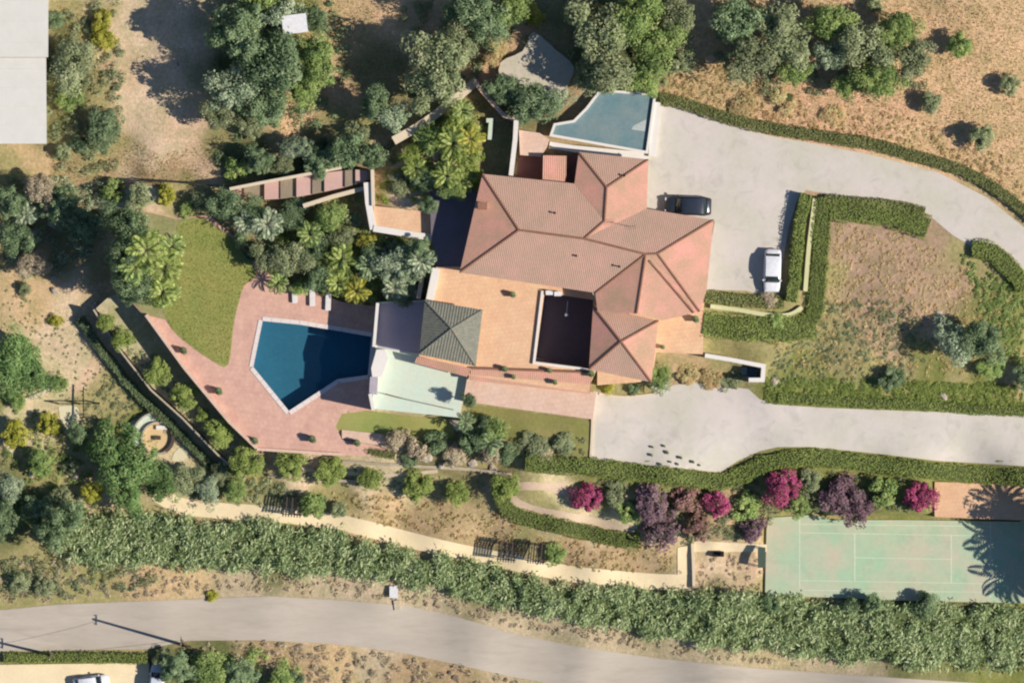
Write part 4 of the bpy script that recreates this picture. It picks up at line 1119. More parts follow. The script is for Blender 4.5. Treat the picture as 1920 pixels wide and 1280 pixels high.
# lamp and table in the sunken court
lp = empty('garden_lamp', (*XY((1062,590)), -3), 'white globe lamp standing in the sunken dark court', 'lamp')
b = MB(); b.tube([(0,0,0),(0,0,2.7)], .05, 8); b.build('post', M_WHITEM, lp)
bm = bmesh.new(); bmesh.ops.create_icosphere(bm, subdivisions=2, radius=.22); me = bpy.data.meshes.new('globe'); bm.to_mesh(me); bm.free(); me.materials.append(M_WHITEM); o = link('globe', me, lp); o.location = (0, 0, 2.85)
b = MB(); b.bar((0,0,2.5), (.15,1.6,2.7), .06); b.build('arm', M_WHITEM, lp)
def table(px, py, z, label, sx=.8, sy=.5, rz=0):
    e = empty('table', (*XY((px, py)), z), label, 'table', None, rz)
    b = MB(); b.box(-sx, sx, -sy, sy, .7, .75); b.build('tabletop', M_WHITEM, e)
    for a in (-1, 1):
        for c in (-1, 1):
            b = MB(); b.box(a*(sx-.1)-.03, a*(sx-.1)+.03, c*(sy-.1)-.03, c*(sy-.1)+.03, 0, .7); b.build('leg', M_WHITEM, e)
table(941, 292, -2.0, 'long white table in the dark yard beside the white court wall', .3, .95, -.15)
table(955, 298, -2.0, 'small white table next to the long white table in the dark yard', .5, .16)
for px, py, lab in ((1030,549,'white bench west of the lamp at the head of the sunken court'),(1046,551,'white bench beside the lamp at the head of the sunken court')):
    e = empty('bench', (*XY((px, py)), .0), lab, 'bench')
    b = MB(); b.box(-.42, .42, -.25, .25, .38, .45); b.build('seat', M_WHITEM, e)
    b = MB(); b.box(-.42, .42, .22, .27, .45, .85); b.build('backrest', M_WHITEM, e)
    for s in (-.38, .38):
        b = MB(); b.box(s-.03, s+.03, -.22, .22, 0, .38); b.build('leg', M_WHITEM, e)

# garden pergolas over the sand path
def pergola(px, py, w, d, label, rz=0, n=7):
    x, y = XY((px, py)); z = height(x, y)[0]
    e = empty('pergola', (x, y, z), label, 'pergola', 'dark pergolas along the sand path', rz)
    h = 1.7
    for sx in (-1, 1):
        for sy in (-1, 1):
            b = MB(); b.box(sx*w/2-.06, sx*w/2+.06, sy*d/2-.06, sy*d/2+.06, -.1, h); b.build('post', M_METAL, e)
    for sy in (-1, 1):
        b = MB(); b.box(-w/2-.2, w/2+.2, sy*d/2-.05, sy*d/2+.05, h, h+.14); b.build('beam', M_METAL, e)
    for k in range(n):
        xx = -w/2 + w * k / (n - 1)
        b = MB(); b.box(xx-.07, xx+.07, -d/2-.3, d/2+.3, h+.14, h+.24); b.build('slat', M_WOOD if k % 2 else M_METAL, e)
    return e
pergola(546, 952, 2.0, 1.7, 'dark slatted pergola beside the tree over the west end of the sand path', -.08)
pergola(950, 1036, 1.9, 1.8, 'dark slatted pergola at the end of the long sand path stretch', -.1)
pergola(1006, 1038, 1.8, 1.9, 'dark slatted pergola nearest the east stretch of the sand path', -.1)

# court-side bench and shelter
e = empty('shelter', (*XY((1430, 1048)), -8.3), 'dark green shelter at the west end of the court', 'shelter')
b = MB(); b.box(-.45, .45, -1.1, 1.3, 2.0, 2.08); b.build('roof', plain('green_sheet', (70, 90, 74), .6), e)
for sx in (-.4, .4):
    for sy in (-1, 1.2):
        b = MB(); b.box(sx-.04, sx+.04, sy-.04, sy+.04, 0, 2); b.build('post', M_METAL, e)
e = empty('fire_pit', (*XY((1348, 1040)), -8.3), 'dark barbecue with a thin spike of shadow between the path and the court', 'barbecue')
b = MB(); b.box(-.7, .7, -.3, .3, 0, .9); b.build('base', M_ROCK, e)
b = MB(); b.box(-.72, .72, -.32, .32, .9, 1.0); b.build('hotplate', M_METAL, e)
b = MB(); b.box(.3, .6, -.2, .1, 1.0, 1.7); b.build('flue', M_METAL, e)

# telephone poles and cable at the road
def pole(px, py, h, label, lean=(0, 0)):
    x, y = XY((px, py)); z = height(x, y)[0] - .2
    e = empty('telephone_pole', (x, y, z), label, 'pole')
    b = MB(); b.tube([(0,0,0),(lean[0],lean[1],h)], [.2, .13], 10); b.build('shaft', M_POLE, e, True)
    b = MB(); b.bar((lean[0]-.08,lean[1]-.6,h-.4),(lean[0]-.08,lean[1]+.6,h-.4), .1); b.build('crossarm', M_POLE, e)
    for s in (-.5, 0, .5):
        b = MB(); b.tube([(lean[0]-.08,lean[1]+s,h-.35),(lean[0]-.08,lean[1]+s,h-.15)], .05, 8); b.build('insulator', M_WHITEM, e)
pole(345, 1214, 9.6, 'wooden telephone pole casting a long slanting shadow over the road', (-.3, .9))
pole(92, 1232, 6.0, 'short wooden pole at the roadside hedge near the left edge', (0, .2))
def cable(p, q, zp, zq, sag, label):
    a = Vector((*XY(p), zp)); c = Vector((*XY(q), zq))
    b = MB(); b.tube([tuple(a.lerp(c, t / 16) - Vector((0, 0, 4 * sag * (t/16) * (1 - t/16)))) for t in range(17)], .018, 5)
    o = b.build('overhead_cable', M_METAL); tag(o, label, 'cable')
cable((340,1200), (92,1229), -1.2, -4.9, .5, 'thin overhead cable between the two roadside poles')
ub = empty('utility_pillar', (*XY((737,1112)), -9.9), 'white utility pillar on the verge above the road', 'utility box')
b = MB(); b.box(-.42, .42, -.62, .62, 0, 1.3); b.build('cabinet', M_WHITE, ub)
b = MB(); b.box(-.5, .5, -.7, .7, 1.3, 1.4); b.build('cap', M_WHITEM, ub)
b = MB(); b.box(-.3, .3, -.645, -.625, .2, 1.1); b.build('door', M_WHITEM, ub)
kerb([(742,1128),(744,1146)], .7, .3, 'short concrete stub below the white utility pillar')
# gate frame, lower left
e = empty('timber_gate', (*XY((143,757)), -9.1), 'dark timber gate bar beside the cream path at the lower left', 'gate')
b = MB(); b.box(-2.5, 2.5, -.05, .05, 1.2, 1.35); b.build('rail', M_METAL, e)
for s in (-2.4, 0, 2.4):
    b = MB(); b.box(s-.08, s+.08, -.08, .08, 0, 1.35); b.build('post', M_METAL, e)
b = MB(); b.box(.5, .62, -1.6, 2.0, 1.0, 1.12); b.build('brace', M_METAL, e)
# post and wire fence at the top of the garden
e = empty('wire_fence', (0, 0, 0), 'dark post and rail fence above the lawn garden', 'fence')
fp = open_smooth([(170,352),(230,344),(300,340),(380,346),(426,348)], 4); b = MB()
zz = [float(height(*XY(p))[0]) for p in fp]
for i, p in enumerate(fp):
    x, y = XY(p)
    pb = MB(); pb.box(x-.06, x+.06, y-.06, y+.06, zz[i]-.2, zz[i]+1.15); pb.build('post', M_WOOD, e)
for hh in (.5, 1.0):
    b = MB()
    for i in range(len(fp) - 1): b.bar((*XY(fp[i]), zz[i] + hh), (*XY(fp[i+1]), zz[i+1] + hh), .1)
    b.build('rail', M_WOOD, e)
# pale car-wide boulder and slab beside the upper driveway
e = prism('stone_slab', [(1310,210),(1345,212),(1350,224),(1322,222)], .7, -.3, M_ROCK, M_ROCK, zone=False); tag(e, 'pale raised slab where the driveway hedge begins', 'slab')

def rock(px, py, r, label, flat=.6):
    x, y = XY((px, py)); rr = random.Random(px * 3 + py)
    bm = bmesh.new(); bmesh.ops.create_icosphere(bm, subdivisions=2, radius=1)
    ph = [rr.uniform(0, 6) for _ in range(3)]
    for v in bm.verts:
        k = 1 + .18 * math.sin(3 * v.co.x + ph[0]) + .15 * math.sin(4 * v.co.y + ph[1]) + rr.uniform(-.07, .07)
        v.co = Vector((v.co.x * r * k, v.co.y * r * .8 * k, v.co.z * r * flat * k))
    me = bpy.data.meshes.new('rock'); bm.to_mesh(me); bm.free(); me.materials.append(M_ROCK)
    o = link('rock', me); o.location = (x, y, zone_z(x, y) + r * flat * .3); o.rotation_euler[2] = rr.uniform(0, 6)
    tag(o, label, 'rock', 'garden rocks')
RK = [(855,795,.9,'largest pale boulder south of the pale terrace'),(752,832,.6,'pale boulder at the west end of the rockery'),(800,858,.7,'pale boulder in the middle of the rockery'),(828,872,.5,'low boulder south of the middle of the rockery'),
 (885,868,.6,'boulder at the east end of the rockery'),(925,880,.6,'upright pale boulder beyond the rockery'),(968,905,.5,'boulder where the curved hedge begins'),(905,845,.4,'small boulder inside the east rockery shrubs'),
 (95,420,.6,'boulder in the shade of the far left trees'),(55,440,.9,'broad boulder at the left edge under the trees'),(20,352,.5,'bright boulder near the left edge above the trees'),(98,545,.5,'pale boulder at the head of the dry slope'),(95,520,.4,'pale boulder just above another at the head of the dry slope'),
 (220,488,.6,'pale boulder on the shaded side of the west palms'),(228,515,.65,'second pale boulder beside the west palms'),(215,455,.5,'pinkish boulder north of the west palms'),(175,575,.5,'pale boulder at the top of the lower terrace'),
 (820,290,.8,'tall pale boulder in the lush garden north-west of the villa'),(835,305,.6,'pale boulder beside the tallest one in the lush garden'),(762,300,.6,'pale boulder near the diagonal garden wall'),(705,300,.4,'white boulder under the dark shrubs beside the wall'),
 (328,118,.4,'pale stone at the edge of the dark tree shadow'),(1770,742,.5,'pale stone in the green strip above the lower driveway'),(1455,714,.5,'pale stone at the west end of the green strip'),(1762,588,.5,'pale stone north of the tall conifer'),
 (135,895,.6,'pale boulder below the small round bushes, lower left'),(55,890,.5,'pale boulder between the lower left bushes'),(620,450,.35,'stone among the shrubs of the central garden'),(720,470,.4,'stone below the white garden wall')]
for a in RK: rock(*a)

# ================================================================== HEDGES AND BEDS
hedge([(1236,186),(1290,196),(1350,218),(1440,240),(1540,256),(1640,272),(1740,300),(1810,322),(1870,358),(1925,400),(2050,520)], 21, .9, 'long low hedge on the outer side of the curving upper driveway', 'hedged')
hedge([(1512,364),(1502,410),(1494,470),(1488,540),(1484,566)], 20, 1.5, 'tall dense hedge between the white car and the dry garden', 'hedge')
hedge([(1545,370),(1540,450),(1534,520),(1526,590),(1500,610)], 32, .7, 'inner green hedge parallel to the tall one beside the white car', 'hedge')
hedge([(1556,392),(1610,396),(1670,404),(1740,428)], 44, .8, 'wide green hedge on the inner bend of the upper driveway', 'hedge')
hedge([(1545,372),(1620,378),(1690,386),(1734,396)], 14, .8, 'narrow brownish hedge edge right against the driveway bend', 'hedged')
hedge([(1322,556),(1370,560),(1430,566),(1470,566)], 22, .8, 'short dark hedge south of the parking area', 'hedged')
hedge([(1318,606),(1380,614),(1450,616),(1530,612)], 48, .6, 'broad bright hedge bed east of the villa', 'hedge')
hedge([(1822,468),(1860,472),(1900,510),(1925,540)], 34, .8, 'green hedge on the inner side of the driveway at the right edge', 'hedge')
hedge([(985,868),(1050,872),(1110,876),(1230,890),(1352,902),(1400,886),(1440,868),(1520,858),(1620,868),(1760,884),(1925,896),(2100,905)], 32, 1.1, 'long clipped hedge along the south side of the lower driveway', 'hedge')
hedge([(936,914),(944,944),(966,964),(1020,980),(1090,996),(1160,1012),(1200,1016)], 28, .9, 'curved bright hedge round the loop path', 'hedge')
hedge([(0,1237),(90,1236),(180,1236),(272,1238)], 18, .9, 'roadside hedge at the bottom left', 'hedge')
hedge([(1460,744),(1540,750),(1640,756),(1740,760),(1840,768),(1925,772)], 18, .5, 'green verge hedge north of the lower driveway', 'hedge')
hedge([(146,596),(196,668),(256,742),(318,798),(386,866),(430,904)], 16, .9, 'dark narrow hedge added in place of the shadow band at the foot of the long curved retaining wall', 'dark', rag=.5)  # hedge added to stand in for the dark shadow below the wall
hedge([(616,836),(680,844),(740,856)], 12, .6, 'short low hedge south of the pool terrace', 'hedged')

# ================================================================== TREES AND SHRUBS
T = [
 # top left
 ('tree_olive',134,120,48,4.5,'grey green tree against the warehouse corner'), ('bush_yellow',190,38,24,1.6,'yellow green bush beside the dirt track, upper of two'), ('bush_yellow',192,74,24,1.5,'yellow green bush beside the dirt track, lower of two'),
 ('bush_dark',104,36,20,1.6,'dark bush next to the upper warehouse roof'), ('tree_dark',190,238,40,3.0,'dark low tree at the foot of the dirt track'), ('bush_mid',130,180,30,1.8,'green bush south of the warehouse corner tree'), ('bush_olive',112,282,22,1.4,'olive bush at the lower warehouse corner'),
 ('bush_dark',150,268,22,1.4,'dark bush south of the dark low tree'), ('bush_dry',165,110,20,1.2,'dry bush between the grey green tree and the dirt track'),
 ('tree_dark',448,62,62,9,'tall dark tree casting the big shadow over the dirt track'), ('tree_dark',512,120,64,8.5,'dark tree below the white shed'), ('tree_blue',440,160,52,7.5,'blue green tree on the shadow edge of the dirt track'),
 ('tree_mid',596,112,46,6,'green tree east of the dark group below the shed'), ('tree_blue',524,40,42,6,'blue green tree behind the white shed'), ('tree_dark',500,196,44,5.5,'dark tree at the south end of the upper left group'), ('tree_mid',565,170,38,5,'green tree south-east in the upper left group'),
 ('tree_olive',412,210,36,4,'olive tree at the south-west end of the upper left group'), ('tree_dark',590,36,30,4.5,'small dark tree right of the shed'), ('bush_olive',466,238,30,1.5,'olive bush south of the upper left group'), ('tree_mid',480,-20,50,7,'green tree cut by the top edge left of the shed'),
 ('tree_olive',832,122,66,8.5,'big olive tree with a square shadow to its left'), ('tree_olive',788,170,44,6,'olive tree leaning on the big one, nearer the wall'), ('tree_dark',706,196,34,6,'narrow dark tree left of the big olive tree'), ('tree_blue',742,218,32,5,'blue green tree above the diagonal garden wall'), ('tree_olive',860,76,40,6,'olive tree north-east of the big olive tree'),
 ('tree_dark',912,36,54,7.5,'dark tree at the top beside the sandy clearing'), ('tree_mid',960,14,42,6.5,'green tree cut by the top edge near the middle'), ('tree_dark',860,20,34,4,'dark small tree at the top of the clearing'),
 ('tree_dry',930,92,26,2.5,'reddish dry small tree left of the stone platform'), ('bush_yellow',1000,28,24,1.8,'yellowish bush north of the stone platform'),
 ('tree_olive',1118,44,62,8.5,'tall olive tree at the top, west in the big group'), ('tree_mid',1188,34,58,8,'green tree at the top, middle of the big group'), ('tree_olive',1150,112,60,7.5,'olive tree in the heart of the big group'), ('tree_mid',1232,90,54,7,'green tree east in the big group'),
 ('tree_olive',1268,40,44,6,'olive tree at the east end of the big group'), ('tree_mid',1198,148,40,4.5,'green tree just north of the teal roof'), ('tree_olive',1110,150,34,4,'small olive tree between the stone platform and the teal roof'), ('bush_olive',1280,118,30,1.8,'olive bush east of the big group'),
 ('tree_dark',946,168,36,4,'dark tree at the head of the garden wall'), ('tree_dark',1000,196,46,5,'broad dark tree south of the stone platform'), ('tree_blue',1040,188,30,3.5,'blue green tree between the platform and the teal roof'), ('bush_dark',975,215,26,1.8,'dark bush over the court wall'),
 # top right
 ('tree_dark',1380,42,50,6.5,'dark tree at the west end of the top right grove'), ('tree_olive',1412,104,52,6.5,'olive tree south-west in the top right grove'), ('tree_olive',1466,66,54,6.5,'olive tree in the west half of the top right grove'), ('tree_mid',1488,134,34,4.5,'green tree south of the west half of the grove'),
 ('tree_mid',1552,44,44,6,'green tree north of the grove gap'), ('tree_blue',1560,104,36,4.8,'blue green tree in the grove gap'), ('tree_olive',1622,96,54,6.8,'large olive tree in the east half of the grove'), ('tree_mid',1682,58,46,6,'green tree at the north-east of the grove'),
 ('tree_mid',1648,150,46,6,'green tree at the south of the grove'), ('tree_olive',1706,112,42,5.5,'olive tree at the east end of the grove'), ('tree_mid',1590,158,28,3.6,'small green tree at the grove south-west foot'),
 ('small_olive',1640,10,17,1.6,'small round bush alone at the top edge'), ('small_mid',1800,86,24,2.6,'round bush alone in the dry field, upper one'), ('small_olive',1892,160,20,2.2,'round bush near the right edge in the dry field'), ('small_olive',1744,194,22,2.2,'round bush in the dry field below the grove'), ('small_olive',1838,256,25,2.8,'round olive bush nearest the driveway hedge'),
 ('bush_dry',1470,188,30,.9,'dry scrub below the top right grove'),('bush_dry',1390,196,26,.8,'dry scrub near the driveway hedge start'),('bush_dry',1560,214,24,.8,'dry scrub above the driveway hedge middle'),
 # row above the walkway
 ('tree_dark',484,300,30,3.2,'small dark tree at the west of the walkway row'), ('tree_blue',556,276,28,3.5,'blue green small tree in the walkway row'), ('tree_dark',600,302,34,3.5,'dark tree above the pink slabs'), ('tree_dark',650,284,36,4.5,'dark tree above the east slabs'), ('tree_dark',698,292,30,5,'dark tree at the corner of the walkway and garden wall'), ('tree_olive',530,310,24,2,'low olive tree touching the walkway'), ('bush_mid',440,318,26,1.5,'green bush north of the walkway start'), ('bush_olive',668,246,26,1.8,'olive bush between clearing and wall'),
 # far left group
 ('tree_dark',20,376,38,4,'dark tree at the left edge above the boulder'), ('tree_grey',74,356,34,4.5,'grey tree in the far left group'), ('tree_dark',118,380,36,5.5,'dark tree in the far left group beside the fence'), ('tree_dark',24,446,36,5,'dark tree at the left edge beside the broad boulder'), ('tree_grey',60,494,30,3,'grey tree at the top of the dry slope'),
 ('tree_dark',150,420,40,4.5,'dark tree inside the large shadow'), ('bush_olive',40,540,18,1,'small olive bush on the dry slope'), ('bush_yellow',100,600,14,.8,'tiny bush in the dry slope'),
 ('bush_mid',210,356,26,1.6,'pale green bush beside the fence'), ('bush_olive',258,372,30,1.6,'grey green bush north of the west palms'), ('bush_yellow',310,366,24,1.4,'yellowish bush north of the lawn'), ('bush_olive',372,376,22,1.4,'olive bush above the lawn tip'),('bush_mid',350,392,18,1.0,'low green bush on the lawn edge'),
 ('tree_dark',250,430,36,8,'tall dark tree north of the west palms'), ('tree_dark',258,536,36,7,'dark tree south-west of the west palms'), ('tree_mid',300,556,30,4,'green tree at the south end of the west palms'),
 ('tree_dark',238,474,36,9.0,'dark tree hidden between the west palms'), ('tree_dark',234,520,34,7.5,'dark tree on the shadow side of the west palms'), ('tree_dark',220,414,34,7.5,'dark tree at the pink corner north of the west palms'),  # unseen extra trees, added to widen the shadow west of the palms
 ('tree_dark',246,452,30,5.5,'lower dark tree under the palms of the west group'), ('tree_dark',240,546,26,4.5,'lower dark tree at the south of the west group'), ('tree_dark',222,486,22,3.6,'small dark tree at the pink edge of the west group'),  # unseen lower crowns, added to join that shadow to the palms
 # central garden
 ('tree_dark',424,382,34,3.4,'dark tree at the start of the slab walkway'), ('tree_dark',476,400,32,3.6,'dark tree under the slab walkway'), ('tree_dark',548,404,34,2.4,'round dark tree in the centre garden'), ('tree_olive',500,478,34,3.5,'olive tree on the lawn side of the centre garden'), ('tree_olive',550,490,40,4.0,'broad olive tree in the centre garden'),
 ('tree_mid',616,410,32,3.4,'green tree below the cream walkway wall'), ('tree_dark',590,460,30,3.2,'dark tree in the middle of the centre garden'), ('tree_olive',640,450,26,3.0,'olive tree left of the white garden wall'), ('tree_dark',600,520,30,3.4,'dark tree north of the loungers'), ('tree_yellow',686,452,18,2.0,'yellowish small tree at the foot of the white wall'),
 ('tree_dark',700,486,30,3.2,'dark tree in the shade west of the villa'), ('tree_blue',744,500,44,4.2,'large blue green tree west of the patio'), ('tree_dark',788,470,28,3.4,'dark tree against the villa west wall shade'), ('tree_blue',752,552,34,3.2,'blue green tree north of the shaded terrace'), ('tree_mid',560,540,18,1.6,'low green tree beside the loungers'), ('bush_olive',660,410,20,1.3,'olive bush left of the white wall bend'),
 ('bush_olive',740,470,22,1.2,'low olive bush below the white landing wall'), ('bush_dark',450,450,18,1.4,'dark bush on the lawn edge, upper'), ('bush_dark',464,480,16,1.3,'dark bush on the lawn edge, lower'),
 # lush garden NW of villa
 ('tree_bright',858,238,38,3.6,'bright green tree north in the lush garden'), ('tree_bright',876,300,34,3.8,'bright green tree in the lush garden near the dark yard'), ('tree_mid',806,256,30,2.8,'green tree in the lush garden beside the diagonal wall'), ('tree_bright',772,292,26,2.4,'bright low tree at the west of the lush garden'), ('tree_mid',850,356,26,3,'green tree at the south end of the lush garden'), ('tree_dark',800,338,26,2.6,'dark tree in the lush garden centre'), ('tree_dark',806,386,18,2.6,'dark tree between landing and villa'),
 ('bush_yellow',896,338,18,1.4,'yellow green bush touching the villa roof corner'), ('bush_olive',746,346,24,1.1,'olive bush above the peach landing'),
 # lower left
 ('tree_lush',24,676,50,3.6,'large bright clipped tree at the left edge, upper part'), ('tree_lush',52,704,44,3.2,'bright clipped tree joined to the one at the left edge'), ('tree_lush',10,720,34,3.0,'bright clipped tree low at the left edge'),
 ('tree_lush',212,838,48,4.6,'big lush tree beside the stone circle, north part'), ('tree_lush',250,880,50,5,'big lush tree below the stone circle, middle part'), ('tree_lush',292,900,40,4.2,'lush tree at the east end by the sand path'), ('tree_lush',236,930,36,3.8,'lush tree at the south end above the sand path'),
 ('small_mid',108,718,16,1.4,'small olive bush above the timber gate'), ('small_yellow',88,796,24,2.2,'round yellow green bush on the cream path'), ('small_mid',174,846,22,2.2,'round green bush beside the big lush tree'), ('small_yellow',24,814,28,2.4,'round bush at the left edge, upper'), ('small_mid',74,868,28,2.4,'round bush in the lower left row, middle'),
 ('small_olive',110,936,24,2.2,'round bush at the bottom of the lower left row'), ('small_yellow',168,922,22,2.0,'round bush below the big lush tree'), ('tree_blue',8,912,34,3.6,'blue green tree at the left edge, low'), ('small_mid',28,752,16,1.4,'round bush under the clipped trees at the left edge'), ('tree_dark',-8,975,42,5.5,'dark tree cut by the left edge casting a wide shadow'), ('tree_dark',66,958,34,4.5,'dark tree in the shade above the canes'),
 ('bush_olive',130,876,20,1.2,'low bush between the lower left rows'), ('tree_olive',350,900,34,3,'olive tree right of the big lush tree'), ('tree_blue',388,922,28,2.6,'blue green tree above the sand path'), ('tree_mid',440,920,26,2.4,'green tree above the bend of the sand path'), ('tree_olive',410,890,24,2.2,'olive tree beneath the lower terrace corner'),
 ('tree_dark',122,968,36,7.5,'tall dark tree at the west end of the cane belt'), ('tree_dark',92,1002,30,6.5,'dark tree just below the tall one at the west end of the canes'), ('tree_dark',140,812,22,3.6,'slim dark tree shading the cream path end'),
 # row along lower terrace
 ('small_hedge',196,604,18,1.6,'small round tree at the head of the lower terrace'), ('small_hedge',226,636,24,2.2,'round tree second from the head of the lower terrace'), ('small_hedge',292,696,26,2.3,'round tree beside the lawn tip on the lower terrace'), ('small_hedge',344,744,27,2.4,'round tree below the first west potted shrub'), ('small_hedge',408,812,28,2.6,'round tree near the south-west pool corner'), ('small_hedge',378,778,16,1.4,'little round tree between two larger ones on the lower terrace'),
 ('small_hedge',462,868,34,2.6,'round tree at the south corner of the lower terrace'), ('small_hedge',548,872,29,2.5,'round green tree below the pool terrace, first in the south row'), ('small_hedge',618,886,28,2.5,'round green tree, second in the south row'), ('small_hedge',694,898,24,2.2,'round green tree, third in the south row'), ('small_hedge',784,912,30,2.5,'large round tree in the middle of the south row'), ('small_hedge',858,926,24,2.2,'round tree near the end of the south row'),
 ('small_hedge',948,912,30,2.6,'round tree at the east end of the south row beside the curved hedge'), ('small_mid',582,950,26,3.0,'green tree beside the western pergola'), ('small_olive',634,956,17,1.4,'round low bush north of the sand path'), ('small_mid',1040,1040,22,2.0,'green bush east of the eastern pergola'), ('bush_dark',600,940,12,1.0,'dark little bush above the sand path'),
 # rockery
 ('bush_grey',744,822,24,2.4,'grey shrub at the west end of the rockery'), ('bush_grey',784,840,26,2.4,'grey shrub in the west half of the rockery'), ('bush_dark',820,828,26,2.6,'dark shrub in the middle of the rockery'), ('bush_grey',850,852,26,1.4,'grey shrub south in the rockery'), ('bush_dark',884,826,28,3.0,'dark shrub east in the rockery'), ('bush_grey',916,846,26,2.4,'grey shrub at the east end of the rockery'),
 ('bush_dark',905,800,28,2.2,'dark spreading shrub south-east of the pale terrace'), ('tree_dark',880,750,17,2.6,'slim dark tree at the corner of the pale terrace'), ('tree_mid',932,806,28,3.2,'green tree on the garden lawn'), ('bush_dark',950,850,26,1.6,'dark bush at the foot of the garden lawn'), ('bush_dark',768,862,20,1.1,'dark low shrub under the rockery'), ('bush_olive',1000,834,30,1.0,'olive scrub on the garden lawn, west'), ('bush_olive',1060,830,26,.9,'olive scrub on the garden lawn, east'), ('bush_grey',1020,856,22,.9,'grey scrub at the hedge below the garden lawn'),
 # east bed
 ('tree_mid',1238,704,26,3,'green tree against the pyramid roofed wing'), ('bush_dark',1188,730,14,1.0,'dark bush at the foot of the pyramid roofed wing'), ('bush_yellow',1140,724,17,.9,'yellow green bush in the corner of the pyramid roofed wing'), ('bush_dry',1290,704,26,.9,'brown bed shrub east of the green tree'), ('bush_dry',1330,708,24,.8,'brown bed shrub in the middle of the east bed'), ('bush_olive',1372,716,22,.8,'olive bed shrub near the cellar hatch'),
 ('tree_blue',1790,640,44,5,'blue grey half of the tall dark pair in the dry garden'), ('tree_dark',1836,640,46,5.4,'tall dark tree in the dry garden'), ('small_dark',1672,708,23,2.4,'small dark round tree above the lower driveway'), ('tree_dark',1930,706,34,4,'dark tree cut by the right edge above the lower driveway'), ('tree_mid',1860,690,28,2.2,'green bush south-east of the tall dark tree'),
 ('bush_mid',1460,600,20,1.0,'green bush behind the white car'),('bush_grey',1446,556,22,1.1,'grey shrub at the nose of the white car'),
 # bougainvilleas
 ('bush_magenta',1468,912,42,3,'bright magenta flowering bush, leftmost beside the lower hedge'), ('bush_purple',1578,926,48,3.4,'dark purple flowering bush north of the court'), ('bush_purple',1606,958,38,2.8,'purple flowering bush overhanging the court'), ('bush_magenta',1728,932,36,3,'crimson flowering bush beside the peach sports terrace'), ('bush_magenta',1102,932,34,2.4,'magenta bush inside the loop path'),
 ('bush_purple',1226,944,44,3,'dark purple bush east of the loop path'), ('bush_purple',1242,998,44,3,'lilac purple bush above the path corner'), ('bush_pinkish',1290,936,36,2.4,'brownish pink bush beside the purple pair'), ('bush_magenta',1346,942,32,2.3,'pink flowering bush in the middle of the slope'), ('bush_pinkish',1310,990,34,2.2,'faded pink bush above the path corner'),
 ('bush_mid',1400,950,32,2,'green bush left of the magenta one'), ('bush_purple',1414,992,28,2.2,'dark purple bush near the court corner'), ('bush_olive',1520,900,26,1.8,'olive bush between magenta and purple ones'), ('bush_mid',1660,920,32,2,'green bush between purple and crimson ones'), ('bush_mid',1500,950,24,1.2,'green bush at the north-west court corner'), ('bush_olive',1150,925,26,1.6,'olive bush east of the loop path magenta'), ('bush_mid',1180,960,26,1.6,'green bush at the end of the curved hedge'),
 ('bush_dark',1600,1135,22,2.4,'dark bush at the south edge of the court'), ('bush_dark',1640,1132,24,2.6,'dark bush beside another at the south edge of the court'), ('bush_dark',1740,1134,28,2.4,'dark bush at the south edge nearer the net'), ('bush_dark',1448,1134,22,2.4,'dark bush at the south-west court corner'),
 ('tree_dark',2000,1000,56,7,'dark tree cut by the right edge shading the court'), ('tree_dark',2000,1070,46,6,'dark tree low at the right edge beside the court'),
 # bottom
 ('tree_dark',330,1256,34,3.5,'dark tree at the roadside next to the telephone pole'), ('tree_mid',390,1262,40,3.2,'green tree on the south verge'), ('tree_dark',450,1270,36,3,'dark green tree further along the south verge'), ('tree_olive',300,1236,18,1.8,'small olive tree by the pole shadow'), ('tree_mid',520,1284,30,2.4,'green tree cut by the bottom edge'), ('bush_dark',550,1276,20,1.4,'dark bush at the bottom edge'), ('bush_yellow',395,1118,14,.8,'small yellow green bush on the north verge'),
 ('bush_olive',30,1092,26,1.4,'olive bush on the verge at the left edge'), ('bush_olive',80,1100,24,1.2,'olive bush on the verge near the left edge, second one'),
]
for a in T:
    kind, px, py, r, h, lab = a
    cat = 'flowering bush' if kind.split('_')[1] in ('magenta', 'purple', 'pinkish') else None
    plant(kind, px, py, r, h, lab, cat, name='bougainvillea' if cat and kind != 'bush_x' else None)

